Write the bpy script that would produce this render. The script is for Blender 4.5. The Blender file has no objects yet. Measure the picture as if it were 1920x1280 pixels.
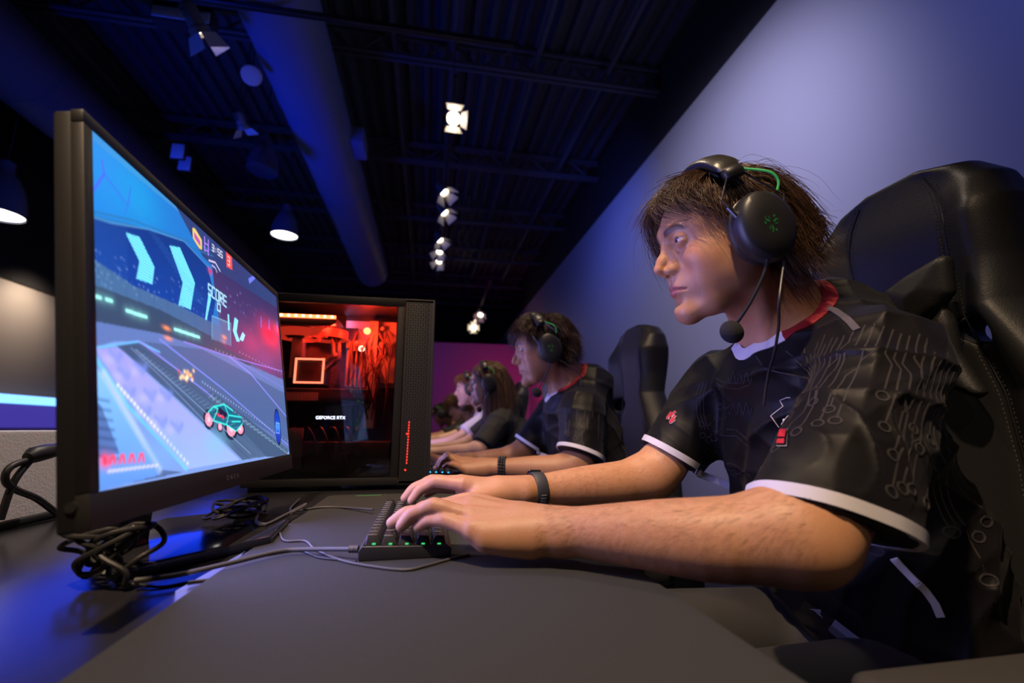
import bpy, bmesh, math, random, os
import numpy as np
from mathutils import Vector, Matrix
from mathutils.bvhtree import BVHTree

random.seed(7)
np.random.seed(7)
SC = bpy.context.scene
COL = SC.collection

# ------------------------------------------------------------------ camera
CAM_H = 0.90                       # the camera sits low, just above the desk
FPX = 853.3                        # focal length in pixels of the 1920 px wide frame (16 mm on 36 mm)
YAW, PITCH = math.radians(10.44), math.radians(10.77)
cam_data = bpy.data.cameras.new('camera')
cam_data.lens = 16.0
cam_data.sensor_width = 36.0
cam_data.clip_start = 0.02
cam_data.dof.use_dof = True
cam_data.dof.focus_distance = 0.72
cam_data.dof.aperture_fstop = 3.2
cam = bpy.data.objects.new('camera', cam_data)
COL.objects.link(cam)
cam.location = (0, 0, CAM_H)
cam.rotation_euler = (math.pi / 2 + PITCH, 0, -YAW)
SC.camera = cam

# ------------------------------------------------------------------ view
SC.view_settings.view_transform = 'Standard'
SC.view_settings.look = 'None'
SC.view_settings.exposure = 0.0
SC.view_settings.gamma = 1.0
SC.view_settings.use_curve_mapping = False

# ------------------------------------------------------------------ world
W = bpy.data.worlds.new('world')
SC.world = W
W.use_nodes = True
W.node_tree.nodes['Background'].inputs[0].default_value = (0.10, 0.14, 0.40, 1)
W.node_tree.nodes['Background'].inputs[1].default_value = 0.006

# ------------------------------------------------------------------ lights
def lamp(name, kind, loc, target, power, color, size=0.3, size_y=None, spot=60, blend=0.4, spread=None):
    d = bpy.data.lights.new(name, kind)
    d.energy = power
    d.color = color
    if kind == 'AREA':
        d.shape = 'RECTANGLE' if size_y else 'DISK'
        d.size = size
        if size_y: d.size_y = size_y
        if spread: d.spread = math.radians(spread)
    else:
        d.shadow_soft_size = size
        if kind == 'SPOT':
            d.spot_size = math.radians(spot)
            d.spot_blend = blend
    o = bpy.data.objects.new(name, d)
    COL.objects.link(o)
    o.location = loc
    if target is not None:
        o.rotation_euler = (Vector(target) - Vector(loc)).to_track_quat('-Z', 'Y').to_euler()
    return o

WARM = (1.0, 0.71, 0.45)
BLUE = (0.10, 0.22, 1.0)
# warm track spotlights above the row of players
lamp('spot_light_key', 'SPOT', (-0.62, -0.45, 3.40), (0.14, 0.62, 0.8), 400, WARM, 0.05, spot=36, blend=0.8)
lamp('spot_light_mid', 'SPOT', (0.10, 1.60, 3.40), (0.36, 0.70, 1.0), 60, (1, .80, .62), 0.05, spot=42, blend=0.8)
lamp('spot_light_row', 'SPOT', (0.13, 0.60, 3.40), (0.30, 1.50, 0.8), 120, WARM, 0.05, spot=42, blend=0.7)
lamp('spot_light_far', 'SPOT', (0.10, 2.00, 3.40), (0.15, 2.90, 0.8), 170, WARM, 0.05, spot=50, blend=0.7)
lamp('spot_light_end', 'SPOT', (0.10, 4.00, 3.40), (0.05, 4.60, 0.8), 170, WARM, 0.05, spot=50, blend=0.7)
lamp('spot_light_left_wall', 'SPOT', (-3.78, 5.40, 2.34), (-4.2, 5.42, 2.05), 14, (1, .78, .6), 0.03, spot=130, blend=0.9)
lamp('spot_light_side', 'SPOT', (-0.75, -1.9, 2.9), (0.44, 0.55, 1.10), 62, (1, .78, .58), 0.05, spot=17, blend=0.9)
lamp('fill_spot_stucco', 'SPOT', (-0.10, 1.70, 3.40), (-0.66, 0.92, 0.78), 190, (1, .84, .74), 0.05, spot=20, blend=0.6)  # added unseen spot that brightens the low stucco wall
# blue wash lights on the left of the room: up on the ducts and ceiling
lamp('blue_wash_ceiling', 'AREA', (-2.5, 3.1, 1.5), (-1.1, 4.6, 4.0), 17, (0.0, 0.035, 1.0), 0.5, 0.5, spread=120)
# added blue lamp, unseen behind the monitor, for the desk's blue sheen
lamp('blue_desk_fill', 'AREA', (-1.65, 2.25, 1.52), (0.0, 0.3, 0.80), 6.5, (0.008, 0.05, 1.0), 1.5, 0.8, spread=140)
# washes on the grey wall
lamp('lavender_wall_wash', 'SPOT', (0.55, 1.55, 3.55), (2.2, 3.0, 2.25), 290, (0.60, 0.58, 1.0), 0.25, spot=88, blend=1.0)
lamp('blue_wall_wash', 'AREA', (0.8, 4.2, 3.5), (2.2, 5.4, 3.0), 9, (0.06, 0.12, 1.0), 0.3, 0.3, spread=120)
lamp('blue_wall_wash_near', 'AREA', (1.25, 0.2, 3.5), (2.2, 1.0, 2.6), 5, (0.10, 0.18, 1.0), 0.3, 0.3, spread=110)
# light of the monitor's picture
lamp('screen_light', 'AREA', (-0.235, 0.68, 0.99), (0.6, 0.62, 1.03), 3.2, (0.38, 0.36, 1.0), 0.30, 0.52, spread=150)
lamp('screen_light_row', 'AREA', (-0.235, 1.55, 0.99), (0.6, 1.5, 1.03), 2.5, (0.45, 0.42, 1.0), 0.30, 0.52, spread=150)
lamp('screen_light_row_far', 'AREA', (-0.26, 2.9, 1.0), (0.6, 2.9, 1.03), 7.0, (0.55, 0.42, 1.0), 0.30, 1.4, spread=150)
# purple and crimson stage wash on the far wall
lamp('violet_wash', 'AREA', (-0.9, 8.3, 1.9), (-0.3, 9.8, 1.9), 2.6, (0.42, 0.02, 1.0), 0.6, 0.6)
lamp('crimson_wash', 'AREA', (1.5, 8.3, 1.7), (1.7, 9.8, 1.6), 7.0, (1.0, 0.015, 0.14), 0.6, 0.6)

# ------------------------------------------------------------------ pixel helpers (a view ray met with a real plane)
_F = Vector((math.sin(YAW) * math.cos(PITCH), math.cos(YAW) * math.cos(PITCH), math.sin(PITCH)))
_R = Vector((math.cos(YAW), -math.sin(YAW), 0))
_U = _R.cross(_F)
_C = Vector((0, 0, CAM_H))
def ray(x, y): return (x - 960) / FPX * _R - (y - 640) / FPX * _U + _F
def atX(x, y, X): r = ray(x, y); return _C + r * (X / r.x)
def atY(x, y, Y): r = ray(x, y); return _C + r * (Y / r.y)
def atZ(x, y, Z): r = ray(x, y); return _C + r * ((Z - CAM_H) / r.z)
def proj(p):
    d = Vector(p) - _C; z = d.dot(_F)
    return (960 + FPX * d.dot(_R) / z, 640 - FPX * d.dot(_U) / z)

# ------------------------------------------------------------------ object helpers
def tag(o, label=None, cat=None, group=None, kind=None):
    if label: o['label'] = label
    if cat: o['category'] = cat
    if group: o['group'] = group
    if kind: o['kind'] = kind
    return o
def empty(name, loc=(0, 0, 0), label=None, cat=None, group=None, rz=0):
    o = bpy.data.objects.new(name, None)
    o.empty_display_size = 0.05
    COL.objects.link(o)
    o.location = loc
    o.rotation_euler = (0, 0, rz)
    return tag(o, label, cat, group)
def adopt(o, parent):
    """parent without moving (children are modelled in world coordinates)"""
    bpy.context.view_layer.update()
    o.parent = parent
    o.matrix_parent_inverse = parent.matrix_world.inverted()
def link(name, me, mat=None, parent=None, world=True, smooth=False):
    o = bpy.data.objects.new(name, me)
    COL.objects.link(o)
    if mat is not None:
        for m in (mat if isinstance(mat, (list, tuple)) else [mat]): me.materials.append(m)
    if smooth: me.shade_smooth()
    if parent is not None:
        o.parent = parent
        if world:
            M = parent.matrix_basis.copy()
            q = parent.parent
            o.matrix_parent_inverse = (world_of(parent)).inverted()
    return o
def world_of(o):
    M = o.matrix_basis.copy()
    if o.parent is not None: M = world_of(o.parent) @ o.matrix_parent_inverse @ M
    return M
class MB:
    """collects shapes, builds ONE mesh object"""
    def __init__(s): s.v = []; s.f = []; s.m = []; s.sm = []
    def add(s, v, f, m=0, sm=False):
        n = len(s.v)
        s.v += [tuple(p) for p in v]
        s.f += [tuple(i + n for i in q) for q in f]
        s.m += [m] * len(f); s.sm += [sm] * len(f)
        return s
    def bm(s, b, m=0, sm=False):
        b.verts.ensure_lookup_table()
        return s.add([v.co[:] for v in b.verts], [[v.index for v in f.verts] for f in b.faces], m, sm)
    def box(s, c, size, M=None, bev=0.0, m=0, seg=2):
        b = bmesh.new()
        bmesh.ops.create_cube(b, size=1)
        for v in b.verts: v.co = Vector((v.co.x * size[0], v.co.y * size[1], v.co.z * size[2]))
        if bev > 0:
            bmesh.ops.bevel(b, geom=b.edges[:] + b.verts[:], offset=min(bev, min(size) * .49), segments=seg, affect='EDGES', profile=.5)
        T = Matrix.Translation(Vector(c)) if M is None else M @ Matrix.Translation(Vector(c))
        b.transform(T)
        b.verts.index_update()
        s.bm(b, m, bev > 0); b.free(); return s
    def prism(s, pts, lo, hi, ax='z', M=None, m=0, bev=0.0):
        """outline pts (a,b) extruded along ax between lo and hi"""
        def P(a, b, c): return {'z': (a, b, c), 'y': (a, c, b), 'x': (c, a, b)}[ax]
        b = bmesh.new()
        A = [b.verts.new(P(p[0], p[1], lo)) for p in pts]
        B = [b.verts.new(P(p[0], p[1], hi)) for p in pts]
        n = len(pts)
        b.faces.new(A); b.faces.new(B[::-1])
        for i in range(n): b.faces.new((A[i], B[i], B[(i + 1) % n], A[(i + 1) % n]))
        bmesh.ops.recalc_face_normals(b, faces=b.faces[:])
        if bev > 0:
            bmesh.ops.bevel(b, geom=[e for e in b.edges if len(e.link_faces) == 2 and e.calc_face_angle(0) > .6], offset=bev, segments=3, affect='EDGES', profile=.5)
        if M is not None: b.transform(M)
        b.verts.index_update()
        s.bm(b, m, bev > 0); b.free(); return s
    def tube(s, pts, r, n=10, m=0, closed=False, M=None, flat=1.0, cap=True):
        pts = [Vector(p) for p in pts]
        N = len(pts)
        rr = r if isinstance(r, (list, tuple)) else [r] * N
        vs = []; fs = []
        t0 = None; up = None
        for i in range(N):
            a = pts[(i - 1) % N] if (i > 0 or closed) else pts[i]
            c = pts[(i + 1) % N] if (i < N - 1 or closed) else pts[i]
            t = (c - a)
            t = t.normalized() if t.length > 1e-9 else Vector((0, 0, 1))
            if up is None:
                up = Vector((0, 0, 1)) if abs(t.z) < .9 else Vector((1, 0, 0))
            x = up - t * up.dot(t)
            x = x.normalized() if x.length > 1e-6 else t.orthogonal().normalized()
            up = x
            y = t.cross(x)
            for k in range(n):
                an = 2 * math.pi * k / n
                vs.append(pts[i] + (x * math.cos(an) * flat + y * math.sin(an)) * rr[i])
        L = N if closed else N - 1
        for i in range(L):
            j = (i + 1) % N
            for k in range(n):
                fs.append((i * n + k, i * n + (k + 1) % n, j * n + (k + 1) % n, j * n + k))
        if not closed and cap:
            fs.append(tuple(range(n))[::-1]); fs.append(tuple((N - 1) * n + k for k in range(n)))
        if M is not None: vs = [M @ v for v in vs]
        return s.add(vs, fs, m, True)
    def lathe(s, prof, n=32, M=None, m=0, a0=0.0, a1=2 * math.pi):
        """profile (r,z) turned about z"""
        full = abs(a1 - a0 - 2 * math.pi) < 1e-6
        K = n if full else n + 1
        vs = []
        for (r, z) in prof:
            for k in range(K):
                a = a0 + (a1 - a0) * k / n
                vs.append(Vector((r * math.cos(a), r * math.sin(a), z)))
        fs = []
        for i in range(len(prof) - 1):
            for k in range(n):
                k2 = (k + 1) % K
                fs.append((i * K + k, i * K + k2, (i + 1) * K + k2, (i + 1) * K + k))
        if M is not None: vs = [M @ v for v in vs]
        return s.add(vs, fs, m, True)
    def build(s, name, mat=None, parent=None, smooth=None):
        me = bpy.data.meshes.new(name)
        me.from_pydata(s.v, [], s.f)
        me.update()
        o = link(name, me, mat, parent)
        if len(s.m): me.polygons.foreach_set('material_index', s.m)
        me.polygons.foreach_set('use_smooth', [bool(x) if smooth is None else smooth for x in s.sm])
        if any(s.sm) and smooth is None:
            try: me.set_sharp_from_angle(angle=math.radians(40))
            except Exception: pass
        me.update()
        return o
def spline(pts, n=8, closed=False):
    """Catmull-Rom through pts"""
    P = [Vector(p) for p in pts]
    N = len(P); out = []
    for i in range(N if closed else N - 1):
        p0 = P[(i - 1) % N] if (closed or i > 0) else P[0]
        p1 = P[i]; p2 = P[(i + 1) % N]
        p3 = P[(i + 2) % N] if (closed or i + 2 < N) else P[-1]
        for k in range(n):
            t = k / n
            out.append(.5 * ((2 * p1) + (p2 - p0) * t + (2 * p0 - 5 * p1 + 4 * p2 - p3) * t * t + (3 * p1 - p0 - 3 * p2 + p3) * t ** 3))
    if not closed: out.append(P[-1])
    return out
def frame(o, x, z=(0, 0, 1)):
    """matrix with origin o, x axis x, z axis near z"""
    x = Vector(x).normalized(); z = Vector(z)
    y = z.cross(x).normalized(); z = x.cross(y)
    M = Matrix.Identity(4)
    for i in range(3): M[i][0] = x[i]; M[i][1] = y[i]; M[i][2] = z[i]; M[i][3] = o[i]
    return M
def text_mesh(body, size, depth=0.0, align='CENTER', shear=0.0, offset=0.0):
    cu = bpy.data.curves.new('text', 'FONT')
    cu.body = body; cu.size = size; cu.extrude = depth; cu.align_x = align; cu.align_y = 'CENTER'
    cu.shear = shear; cu.offset = offset; cu.resolution_u = 3
    o = bpy.data.objects.new('text', cu)
    COL.objects.link(o)
    bpy.context.view_layer.update()
    dg = bpy.context.evaluated_depsgraph_get()
    me = bpy.data.meshes.new_from_object(o.evaluated_get(dg))
    v = [x.co.copy() for x in me.vertices]; f = [tuple(p.vertices) for p in me.polygons]
    bpy.data.objects.remove(o); bpy.data.curves.remove(cu); bpy.data.meshes.remove(me)
    return v, f

# ------------------------------------------------------------------ materials
def mat(name, color, rough=.5, metal=0.0, spec=.5, emit=None, estr=0.0, noise=None, bump=None, coat=0.0, sss=0.0, sheen=0.0, alpha=None, trans=0.0):
    m = bpy.data.materials.new(name)
    m.use_nodes = True
    nt = m.node_tree; b = nt.nodes['Principled BSDF']
    b.inputs['Base Color'].default_value = (*color, 1)
    b.inputs['Roughness'].default_value = rough
    b.inputs['Metallic'].default_value = metal
    b.inputs['Specular IOR Level'].default_value = spec
    b.inputs['Coat Weight'].default_value = coat
    if sheen: b.inputs['Sheen Weight'].default_value = sheen; b.inputs['Sheen Roughness'].default_value = .5
    if trans: b.inputs['Transmission Weight'].default_value = trans
    if sss:
        b.inputs['Subsurface Weight'].default_value = sss
        b.inputs['Subsurface Radius'].default_value = (1, .35, .2)
        b.inputs['Subsurface Scale'].default_value = .006
    if emit:
        b.inputs['Emission Color'].default_value = (*emit, 1); b.inputs['Emission Strength'].default_value = estr
    tc = None
    def coord():
        nonlocal tc
        if tc is None: tc = nt.nodes.new('ShaderNodeTexCoord')
        return tc.outputs['Object']
    if noise:   # (scale, second colour, factor)
        n = nt.nodes.new('ShaderNodeTexNoise'); n.inputs['Scale'].default_value = noise[0]; n.inputs['Detail'].default_value = 5
        nt.links.new(coord(), n.inputs['Vector'])
        r = nt.nodes.new('ShaderNodeMapRange'); r.inputs[1].default_value = .35; r.inputs[2].default_value = .65
        r.inputs[4].default_value = noise[2] if len(noise) > 2 else 1
        nt.links.new(n.outputs['Fac'], r.inputs[0])
        x = nt.nodes.new('ShaderNodeMix'); x.data_type = 'RGBA'
        x.inputs[6].default_value = (*color, 1); x.inputs[7].default_value = (*noise[1], 1)
        nt.links.new(r.outputs[0], x.inputs[0]); nt.links.new(x.outputs[2], b.inputs['Base Color'])
    if bump:    # (scale, strength, distance)
        n = nt.nodes.new('ShaderNodeTexNoise'); n.inputs['Scale'].default_value = bump[0]; n.inputs['Detail'].default_value = 4
        nt.links.new(coord(), n.inputs['Vector'])
        u = nt.nodes.new('ShaderNodeBump'); u.inputs['Strength'].default_value = bump[1]
        u.inputs['Distance'].default_value = bump[2] if len(bump) > 2 else .002
        nt.links.new(n.outputs['Fac'], u.inputs['Height']); nt.links.new(u.outputs['Normal'], b.inputs['Normal'])
    return m
def emis(name, color, s):
    return mat(name, (0, 0, 0), .5, emit=color, estr=s)

# ------------------------------------------------------------------ implicit surfaces
def _a(p): return np.array(p, dtype=np.float32)
class Field:
    """smooth blend of rounded shapes, meshed with surface nets"""
    def __init__(s): s.items = []
    def _add(s, fn, c, r, k, op): s.items.append((fn, _a(c), float(r), float(k), op)); return s
    def cone(s, a, b, ra, rb=None, k=.01, op='u', sy=None, ax=None, M=None):
        """capsule with two radii; sy squashes across axis ax"""
        if rb is None: rb = ra
        if M is not None: a = M @ Vector(a); b = M @ Vector(b)
        a = _a(a); b = _a(b)
        ab = b - a; L2 = float(ab @ ab) + 1e-12
        axv = None if ax is None else _a(Vector(ax).normalized() if M is None else (M.to_3x3() @ Vector(ax)).normalized())
        def fn(P):
            q = P - a
            t = np.clip((q @ ab) / L2, 0, 1)
            d = q - t[..., None] * ab
            if axv is not None:
                w = d @ axv
                n2 = (d * d).sum(-1) - w * w + (w / sy) ** 2
                g = np.sqrt(np.maximum(n2, 1e-12))
            else:
                g = np.sqrt((d * d).sum(-1))
            return g - (ra + (rb - ra) * t)
        return s._add(fn, (a + b) / 2, math.sqrt(L2) / 2 + max(ra, rb) * max(1, sy or 1), k, op)
    def chain(s, pts, rad, k=.01, op='u', M=None, **kw):
        for i in range(len(pts) - 1): s.cone(pts[i], pts[i + 1], rad[i], rad[i + 1], k, op, M=M, **kw)
        return s
    def limb(s, pts, rad, k=.01, n=5, M=None, op='u', flat=None, ax=None):
        """one smooth tapering limb along a curve; flat squeezes it across ax"""
        P = [Vector(p) if M is None else M @ Vector(p) for p in pts]
        Q = spline([(p.x, p.y, p.z) for p in P], n); Rr = [v.x for v in spline([(r_, 0, 0) for r_ in rad], n)]
        A_ = np.array([list(q) for q in Q], dtype=np.float32); R_ = np.array(Rr, dtype=np.float32)
        axv = None if ax is None else _a(Vector(ax).normalized())
        def fn(X):
            best = None
            for i in range(len(A_) - 1):
                a = A_[i]; ab = A_[i + 1] - a; L2 = float(ab @ ab) + 1e-12
                q = X - a; t = np.clip((q @ ab) / L2, 0, 1); d = q - t[..., None] * ab
                n2 = (d * d).sum(-1)
                if axv is not None:
                    w = d @ axv; n2 = n2 - w * w + (w / flat) ** 2
                g = np.sqrt(np.maximum(n2, 1e-12)) - (R_[i] + (R_[i + 1] - R_[i]) * t)
                best = g if best is None else np.minimum(best, g)
            return best
        c = A_.mean(0); R = float(np.linalg.norm(A_ - c, axis=1).max()) + float(R_.max()) * max(1, flat or 1)
        return s._add(fn, c, R, k, op)
    def ell(s, c, r, k=.01, op='u', M=None, R=None):
        """ellipsoid; M places it (local axes), R an extra rotation"""
        T = Matrix.Identity(3) if R is None else R
        c = Vector(c)
        if M is not None: c = M @ c; T = M.to_3x3() @ T
        Ti = np.array(T.inverted(), dtype=np.float32); c = _a(c); r = _a(r if hasattr(r, '__len__') else (r, r, r))
        def fn(P):
            q = (P - c) @ Ti.T
            k0 = np.sqrt(((q / r) ** 2).sum(-1)); k1 = np.sqrt(((q / (r * r)) ** 2).sum(-1)) + 1e-9
            return k0 * (k0 - 1) / k1
        return s._add(fn, c, float(r.max()), k, op)
    def custom(s, fn, c, r, k=.005, op='u'): return s._add(fn, c, r, k, op)
    def ev(s, P, c=None, R=None):
        d = np.full(P.shape[:-1], 1.0, dtype=np.float32)
        for fn, cc, rr, k, op in s.items:
            if c is not None and np.linalg.norm(cc - c) - rr > R + .05: continue
            e = fn(P)
            if op == 'u':
                h = np.maximum(k - np.abs(d - e), 0) / k
                d = np.minimum(d, e) - h * h * k * .25
            elif op == 's':
                h = np.maximum(k - np.abs(d + e), 0) / k
                d = np.maximum(d, -e) + h * h * k * .25
            elif op == 'i':
                h = np.maximum(k - np.abs(d - e), 0) / k
                d = np.maximum(d, e) + h * h * k * .25
            elif op == 'd':
                d = d + e
        return d
    def mesh(s, lo, hi, h, name='m', B=16):
        lo = _a(lo); hi = _a(hi)
        nb = np.ceil((hi - lo) / (h * B)).astype(int)
        n = nb * B + 1
        D = np.full(n, 1.0, dtype=np.float32)
        # coarse pass on block centres
        cx = [lo[i] + (np.arange(nb[i]) + .5) * h * B for i in range(3)]
        Cc = np.stack(np.meshgrid(*cx, indexing='ij'), -1).astype(np.float32)
        dc = s.ev(Cc)
        R = h * B * math.sqrt(3) / 2
        act = np.abs(dc) < R * 1.9 + .006
        ins = dc < 0
        for i, j, k in np.argwhere(~act & ins): D[i * B:i * B + B + 1, j * B:j * B + B + 1, k * B:k * B + B + 1] = -1
        g = (np.arange(B + 1) * h).astype(np.float32)
        loc = np.stack(np.meshgrid(g, g, g, indexing='ij'), -1)
        for i, j, k in np.argwhere(act):
            o = lo + np.array([i, j, k], dtype=np.float32) * h * B
            D[i * B:i * B + B + 1, j * B:j * B + B + 1, k * B:k * B + B + 1] = s.ev(loc + o, o + h * B / 2, R)
        # surface nets
        S = D < 0
        cnt = np.zeros([x - 1 for x in n], dtype=np.int8)
        for a in (0, 1):
            for b in (0, 1):
                for c in (0, 1): cnt += S[a:n[0] - 1 + a, b:n[1] - 1 + b, c:n[2] - 1 + c]
        cell = (cnt > 0) & (cnt < 8)
        idx = np.full(cell.shape, -1, dtype=np.int32)
        ci = np.argwhere(cell)
        idx[cell] = np.arange(len(ci))
        acc = np.zeros((len(ci), 3), dtype=np.float32); num = np.zeros(len(ci), dtype=np.float32)
        cor = [(a, b, c) for a in (0, 1) for b in (0, 1) for c in (0, 1)]
        for p in cor:
            for ax in range(3):
                if p[ax] == 0:
                    q = list(p); q[ax] = 1
                    dp = D[ci[:, 0] + p[0], ci[:, 1] + p[1], ci[:, 2] + p[2]]
                    dq = D[ci[:, 0] + q[0], ci[:, 1] + q[1], ci[:, 2] + q[2]]
                    m = (dp < 0) != (dq < 0)
                    t = np.where(m, dp / np.where(m, dp - dq, 1), 0)
                    pos = np.tile(np.array(p, dtype=np.float32), (len(ci), 1)); pos[:, ax] += t
                    acc[m] += pos[m]; num[m] += 1
        V = lo + (ci + acc / num[:, None]) * h
        F = []
        for ax in range(3):
            o1, o2 = [(1, 2), (2, 0), (0, 1)][ax]
            sl0 = [slice(None)] * 3; sl1 = [slice(None)] * 3
            sl0[ax] = slice(0, n[ax] - 1); sl1[ax] = slice(1, n[ax])
            A = S[tuple(sl0)]; Bq = S[tuple(sl1)]
            e = np.argwhere(A != Bq)
            ok = (e[:, o1] > 0) & (e[:, o2] > 0) & (e[:, o1] < n[o1] - 1) & (e[:, o2] < n[o2] - 1)
            e = e[ok]
            inside = A[e[:, 0], e[:, 1], e[:, 2]]
            def at(d1, d2):
                c = e.copy(); c[:, o1] -= d1; c[:, o2] -= d2
                return idx[c[:, 0], c[:, 1], c[:, 2]]
            q = np.stack([at(1, 1), at(0, 1), at(0, 0), at(1, 0)], 1)
            q[~inside] = q[~inside][:, ::-1]
            F.append(q)
        F = np.concatenate(F)
        F = F[(F >= 0).all(1)]
        me = bpy.data.meshes.new(name)
        me.vertices.add(len(V)); me.vertices.foreach_set('co', V.astype(np.float32).ravel())
        me.loops.add(F.size); me.loops.foreach_set('vertex_index', F.astype(np.int32).ravel())
        me.polygons.add(len(F)); me.polygons.foreach_set('loop_start', np.arange(0, F.size, 4, dtype=np.int32))
        me.update(calc_edges=True); me.validate()
        me.shade_smooth()
        return me
def verts_np(me):
    a = np.empty(len(me.vertices) * 3, dtype=np.float32); me.vertices.foreach_get('co', a); return a.reshape(-1, 3)
def attr(me, name, vals):
    a = me.attributes.new(name, 'FLOAT', 'POINT'); a.data.foreach_set('value', np.asarray(vals, dtype=np.float32))
def sm(x, a, b):
    t = np.clip((x - a) / (b - a), 0, 1); return t * t * (3 - 2 * t)
# ------------------------------------------------------------------ people: shapes
def V3(*a): return Vector(a)
def rot_m(yaw, pitch, roll):
    return Matrix.Rotation(yaw, 4, 'Z') @ Matrix.Rotation(pitch, 4, 'Y') @ Matrix.Rotation(roll, 4, 'X')
EYE = (.0830, .0320, .0205)

def head_field(F, M, fem=False):
    """head in its own frame: x forward, y to the person's left, z up, origin between the ears"""
    j = .93 if fem else 1.0
    F.ell((-.006, 0, .040), (.098, .076, .087), .012, M=M)
    F.ell((.036, 0, .035), (.060, .064, .062), .02, M=M)               # forehead
    F.ell((.034, 0, -.030), (.058, .052, .074), .02, M=M)              # face block
    for s in (1, -1):
        F.cone((.060, s * .047, .034), (.087, s * .018, .036), .013, .011, .02, M=M)      # brow ridge
        F.ell((.060, s * .043, -.012), (.025, .020, .020), .024, M=M)                    # cheekbone
        F.cone((.010, s * .046, -.050), (.052, s * .029, -.082), .017 * j, .015 * j, .024, M=M)    # jaw
        F.cone((.052, s * .029, -.082), (.081, s * .009, -.092), .015 * j, .014 * j, .02, M=M)
        F.cone((.000, s * .055, .0), (.012, s * .046, -.055), .020, .017 * j, .02, M=M)
        F.ell((.050, s * .040, -.045), (.030, .018, .030), .02, M=M)   # cheek
        F.ell((.026, s * .050, -.020), (.036, .0195, .036), .03, M=M)
    F.ell((.084, 0, -.091), (.0165, .018, .0165), .018, M=M)           # chin
    F.ell((.074, 0, -.048), (.029, .030, .032), .018, M=M)             # mouth mound
    for s in (1, -1):
        F.ell((.103, s * .033, .017), (.021, .0195, .0125), .014, 's', M=M)              # sockets
        # eyelids with a slit over the eyeball
        F.ell((EYE[0] - .001, s * EYE[1], EYE[2]), .0141, .005, M=M)
    # nose
    F.chain([(.087, 0, .034), (.0970, 0, .015), (.1090, 0, -.003), (.1170, 0, -.0155)], [.0076, .0064, .0066, .0082], .009, M=M)
    for s in (1, -1):
        F.ell((.1010, s * .0122, -.0215), (.0100, .0050, .0066), .006, M=M)
        F.cone((.089, s * .009, .008), (.096, s * .014, -.018), .007, .005, .014, M=M)
    F.cone((.109, 0, -.023), (.099, 0, -.036), .0055, .006, .008, M=M)
    for s in (1, -1): F.ell((.1060, s * .0064, -.0305), (.0055, .0030, .0030), .002, 's', M=M)
    # lips
    for s in (1, -1):
        F.chain([(.0990, s * .003, -.0478), (.0960, s * .012, -.0500), (.0855, s * .0245, -.0555)], [.0052, .0046, .0026], .004, M=M)
        F.chain([(.0978, 0, -.0588), (.0950, s * .011, -.0586), (.0855, s * .0235, -.0565)], [.0058, .0052, .0028], .004, M=M)
        F.chain([(.1052, 0, -.0535), (.1010, s * .012, -.0530), (.0890, s * .0262, -.0562)], [.0012, .0012, .0012], .0025, 's', M=M)
    F.ell((.1052, 0, -.0400), (.0035, .0028, .007), .006, 's', M=M)    # philtrum
    F.ell((.1035, 0, -.0735), (.006, .018, .0050), .010, 's', M=M)     # hollow above the chin
    # eye slit
    Mi = np.array(M.inverted(), dtype=np.float32)
    def slit(s):
        def fn(P):
            q = P @ Mi[:3, :3].T + Mi[:3, 3]
            y = (q[..., 1] * s - EYE[1]) / .0138
            z = q[..., 2] - (EYE[2] - .0002 + .0006 * y)
            up = .0046 * (1 - np.clip(y, -1, 1) ** 2); lo = .0036 * (1 - np.clip(y, -1, 1) ** 2)
            d = np.maximum(z - up, -z - lo)
            d = np.maximum(d, (np.abs(y) - 1) * .0138)
            return np.maximum(d, EYE[0] - .002 - q[..., 0])
        return fn
    for s in (1, -1): F.custom(slit(s), M @ V3(EYE[0] + .008, s * EYE[1], EYE[2]), .02, .0012, 's')
    # ears
    for s in (1, -1):
        E = Matrix.Rotation(s * -.35, 3, 'Z') @ Matrix.Rotation(-.15, 3, 'Y')
        F.ell((-.010, s * .079, .002), (.017, .0045, .030), .004, M=M, R=E)
        F.ell((-.004, s * .084, .002), (.009, .004, .018), .004, 's', M=M, R=E)

def face_attrs(me, M, scalp=True):
    P = verts_np(me)
    Mi = np.array(M.inverted(), dtype=np.float32)
    q = P @ Mi[:3, :3].T + Mi[:3, 3]
    x, y, z = q[:, 0], q[:, 1], q[:, 2]; ay = np.abs(y)
    yy = np.clip(ay / .0265, 0, 1)
    top = -.0445 - .0095 * yy ** 1.4; bot = -.0650 + .0095 * yy ** 1.6
    lip = sm(z, bot - .001, bot + .001) * (1 - sm(z, top - .001, top + .001)) * (ay < .0262) * (x > .083)
    bz = .0365 + .0045 * sm(ay, .012, .034) - .0070 * sm(ay, .036, .056)
    w = .0058 - .0022 * sm(ay, .03, .054)
    brow = (1 - sm(np.abs(z - bz), w * .5, w * 1.3)) * sm(ay, .010, .016) * (1 - sm(ay, .046, .056)) * (x > .05)
    hair = sm(z - (.088 - 1.0 * np.clip(.055 - x, 0, .09)), -.004, .006) * (x < .1) * (z > -.05)
    hair = np.where(z < .012, sm(-x, .022, .03) * sm(z, -.07, -.05), hair)
    far = (np.abs(q) > .16).any(1)
    for n, v in (('lip', lip), ('brow', brow), ('scalp', hair)):
        attr(me, n, np.where(far, 0, v))
    blush = np.exp(-(((x - .07) / .03) ** 2 + ((ay - .045) / .022) ** 2 + ((z + .02) / .025) ** 2)) + .8 * np.exp(-(((x - .118) / .012) ** 2 + (y / .012) ** 2 + ((z + .014) / .012) ** 2))
    attr(me, 'blush', np.where(far, 0, blush))
    beard = sm(-z, .035, .065) * (x > -.0) * (1 - lip) * (z > -.13)
    attr(me, 'beard', np.where(far, 0, beard))

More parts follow.
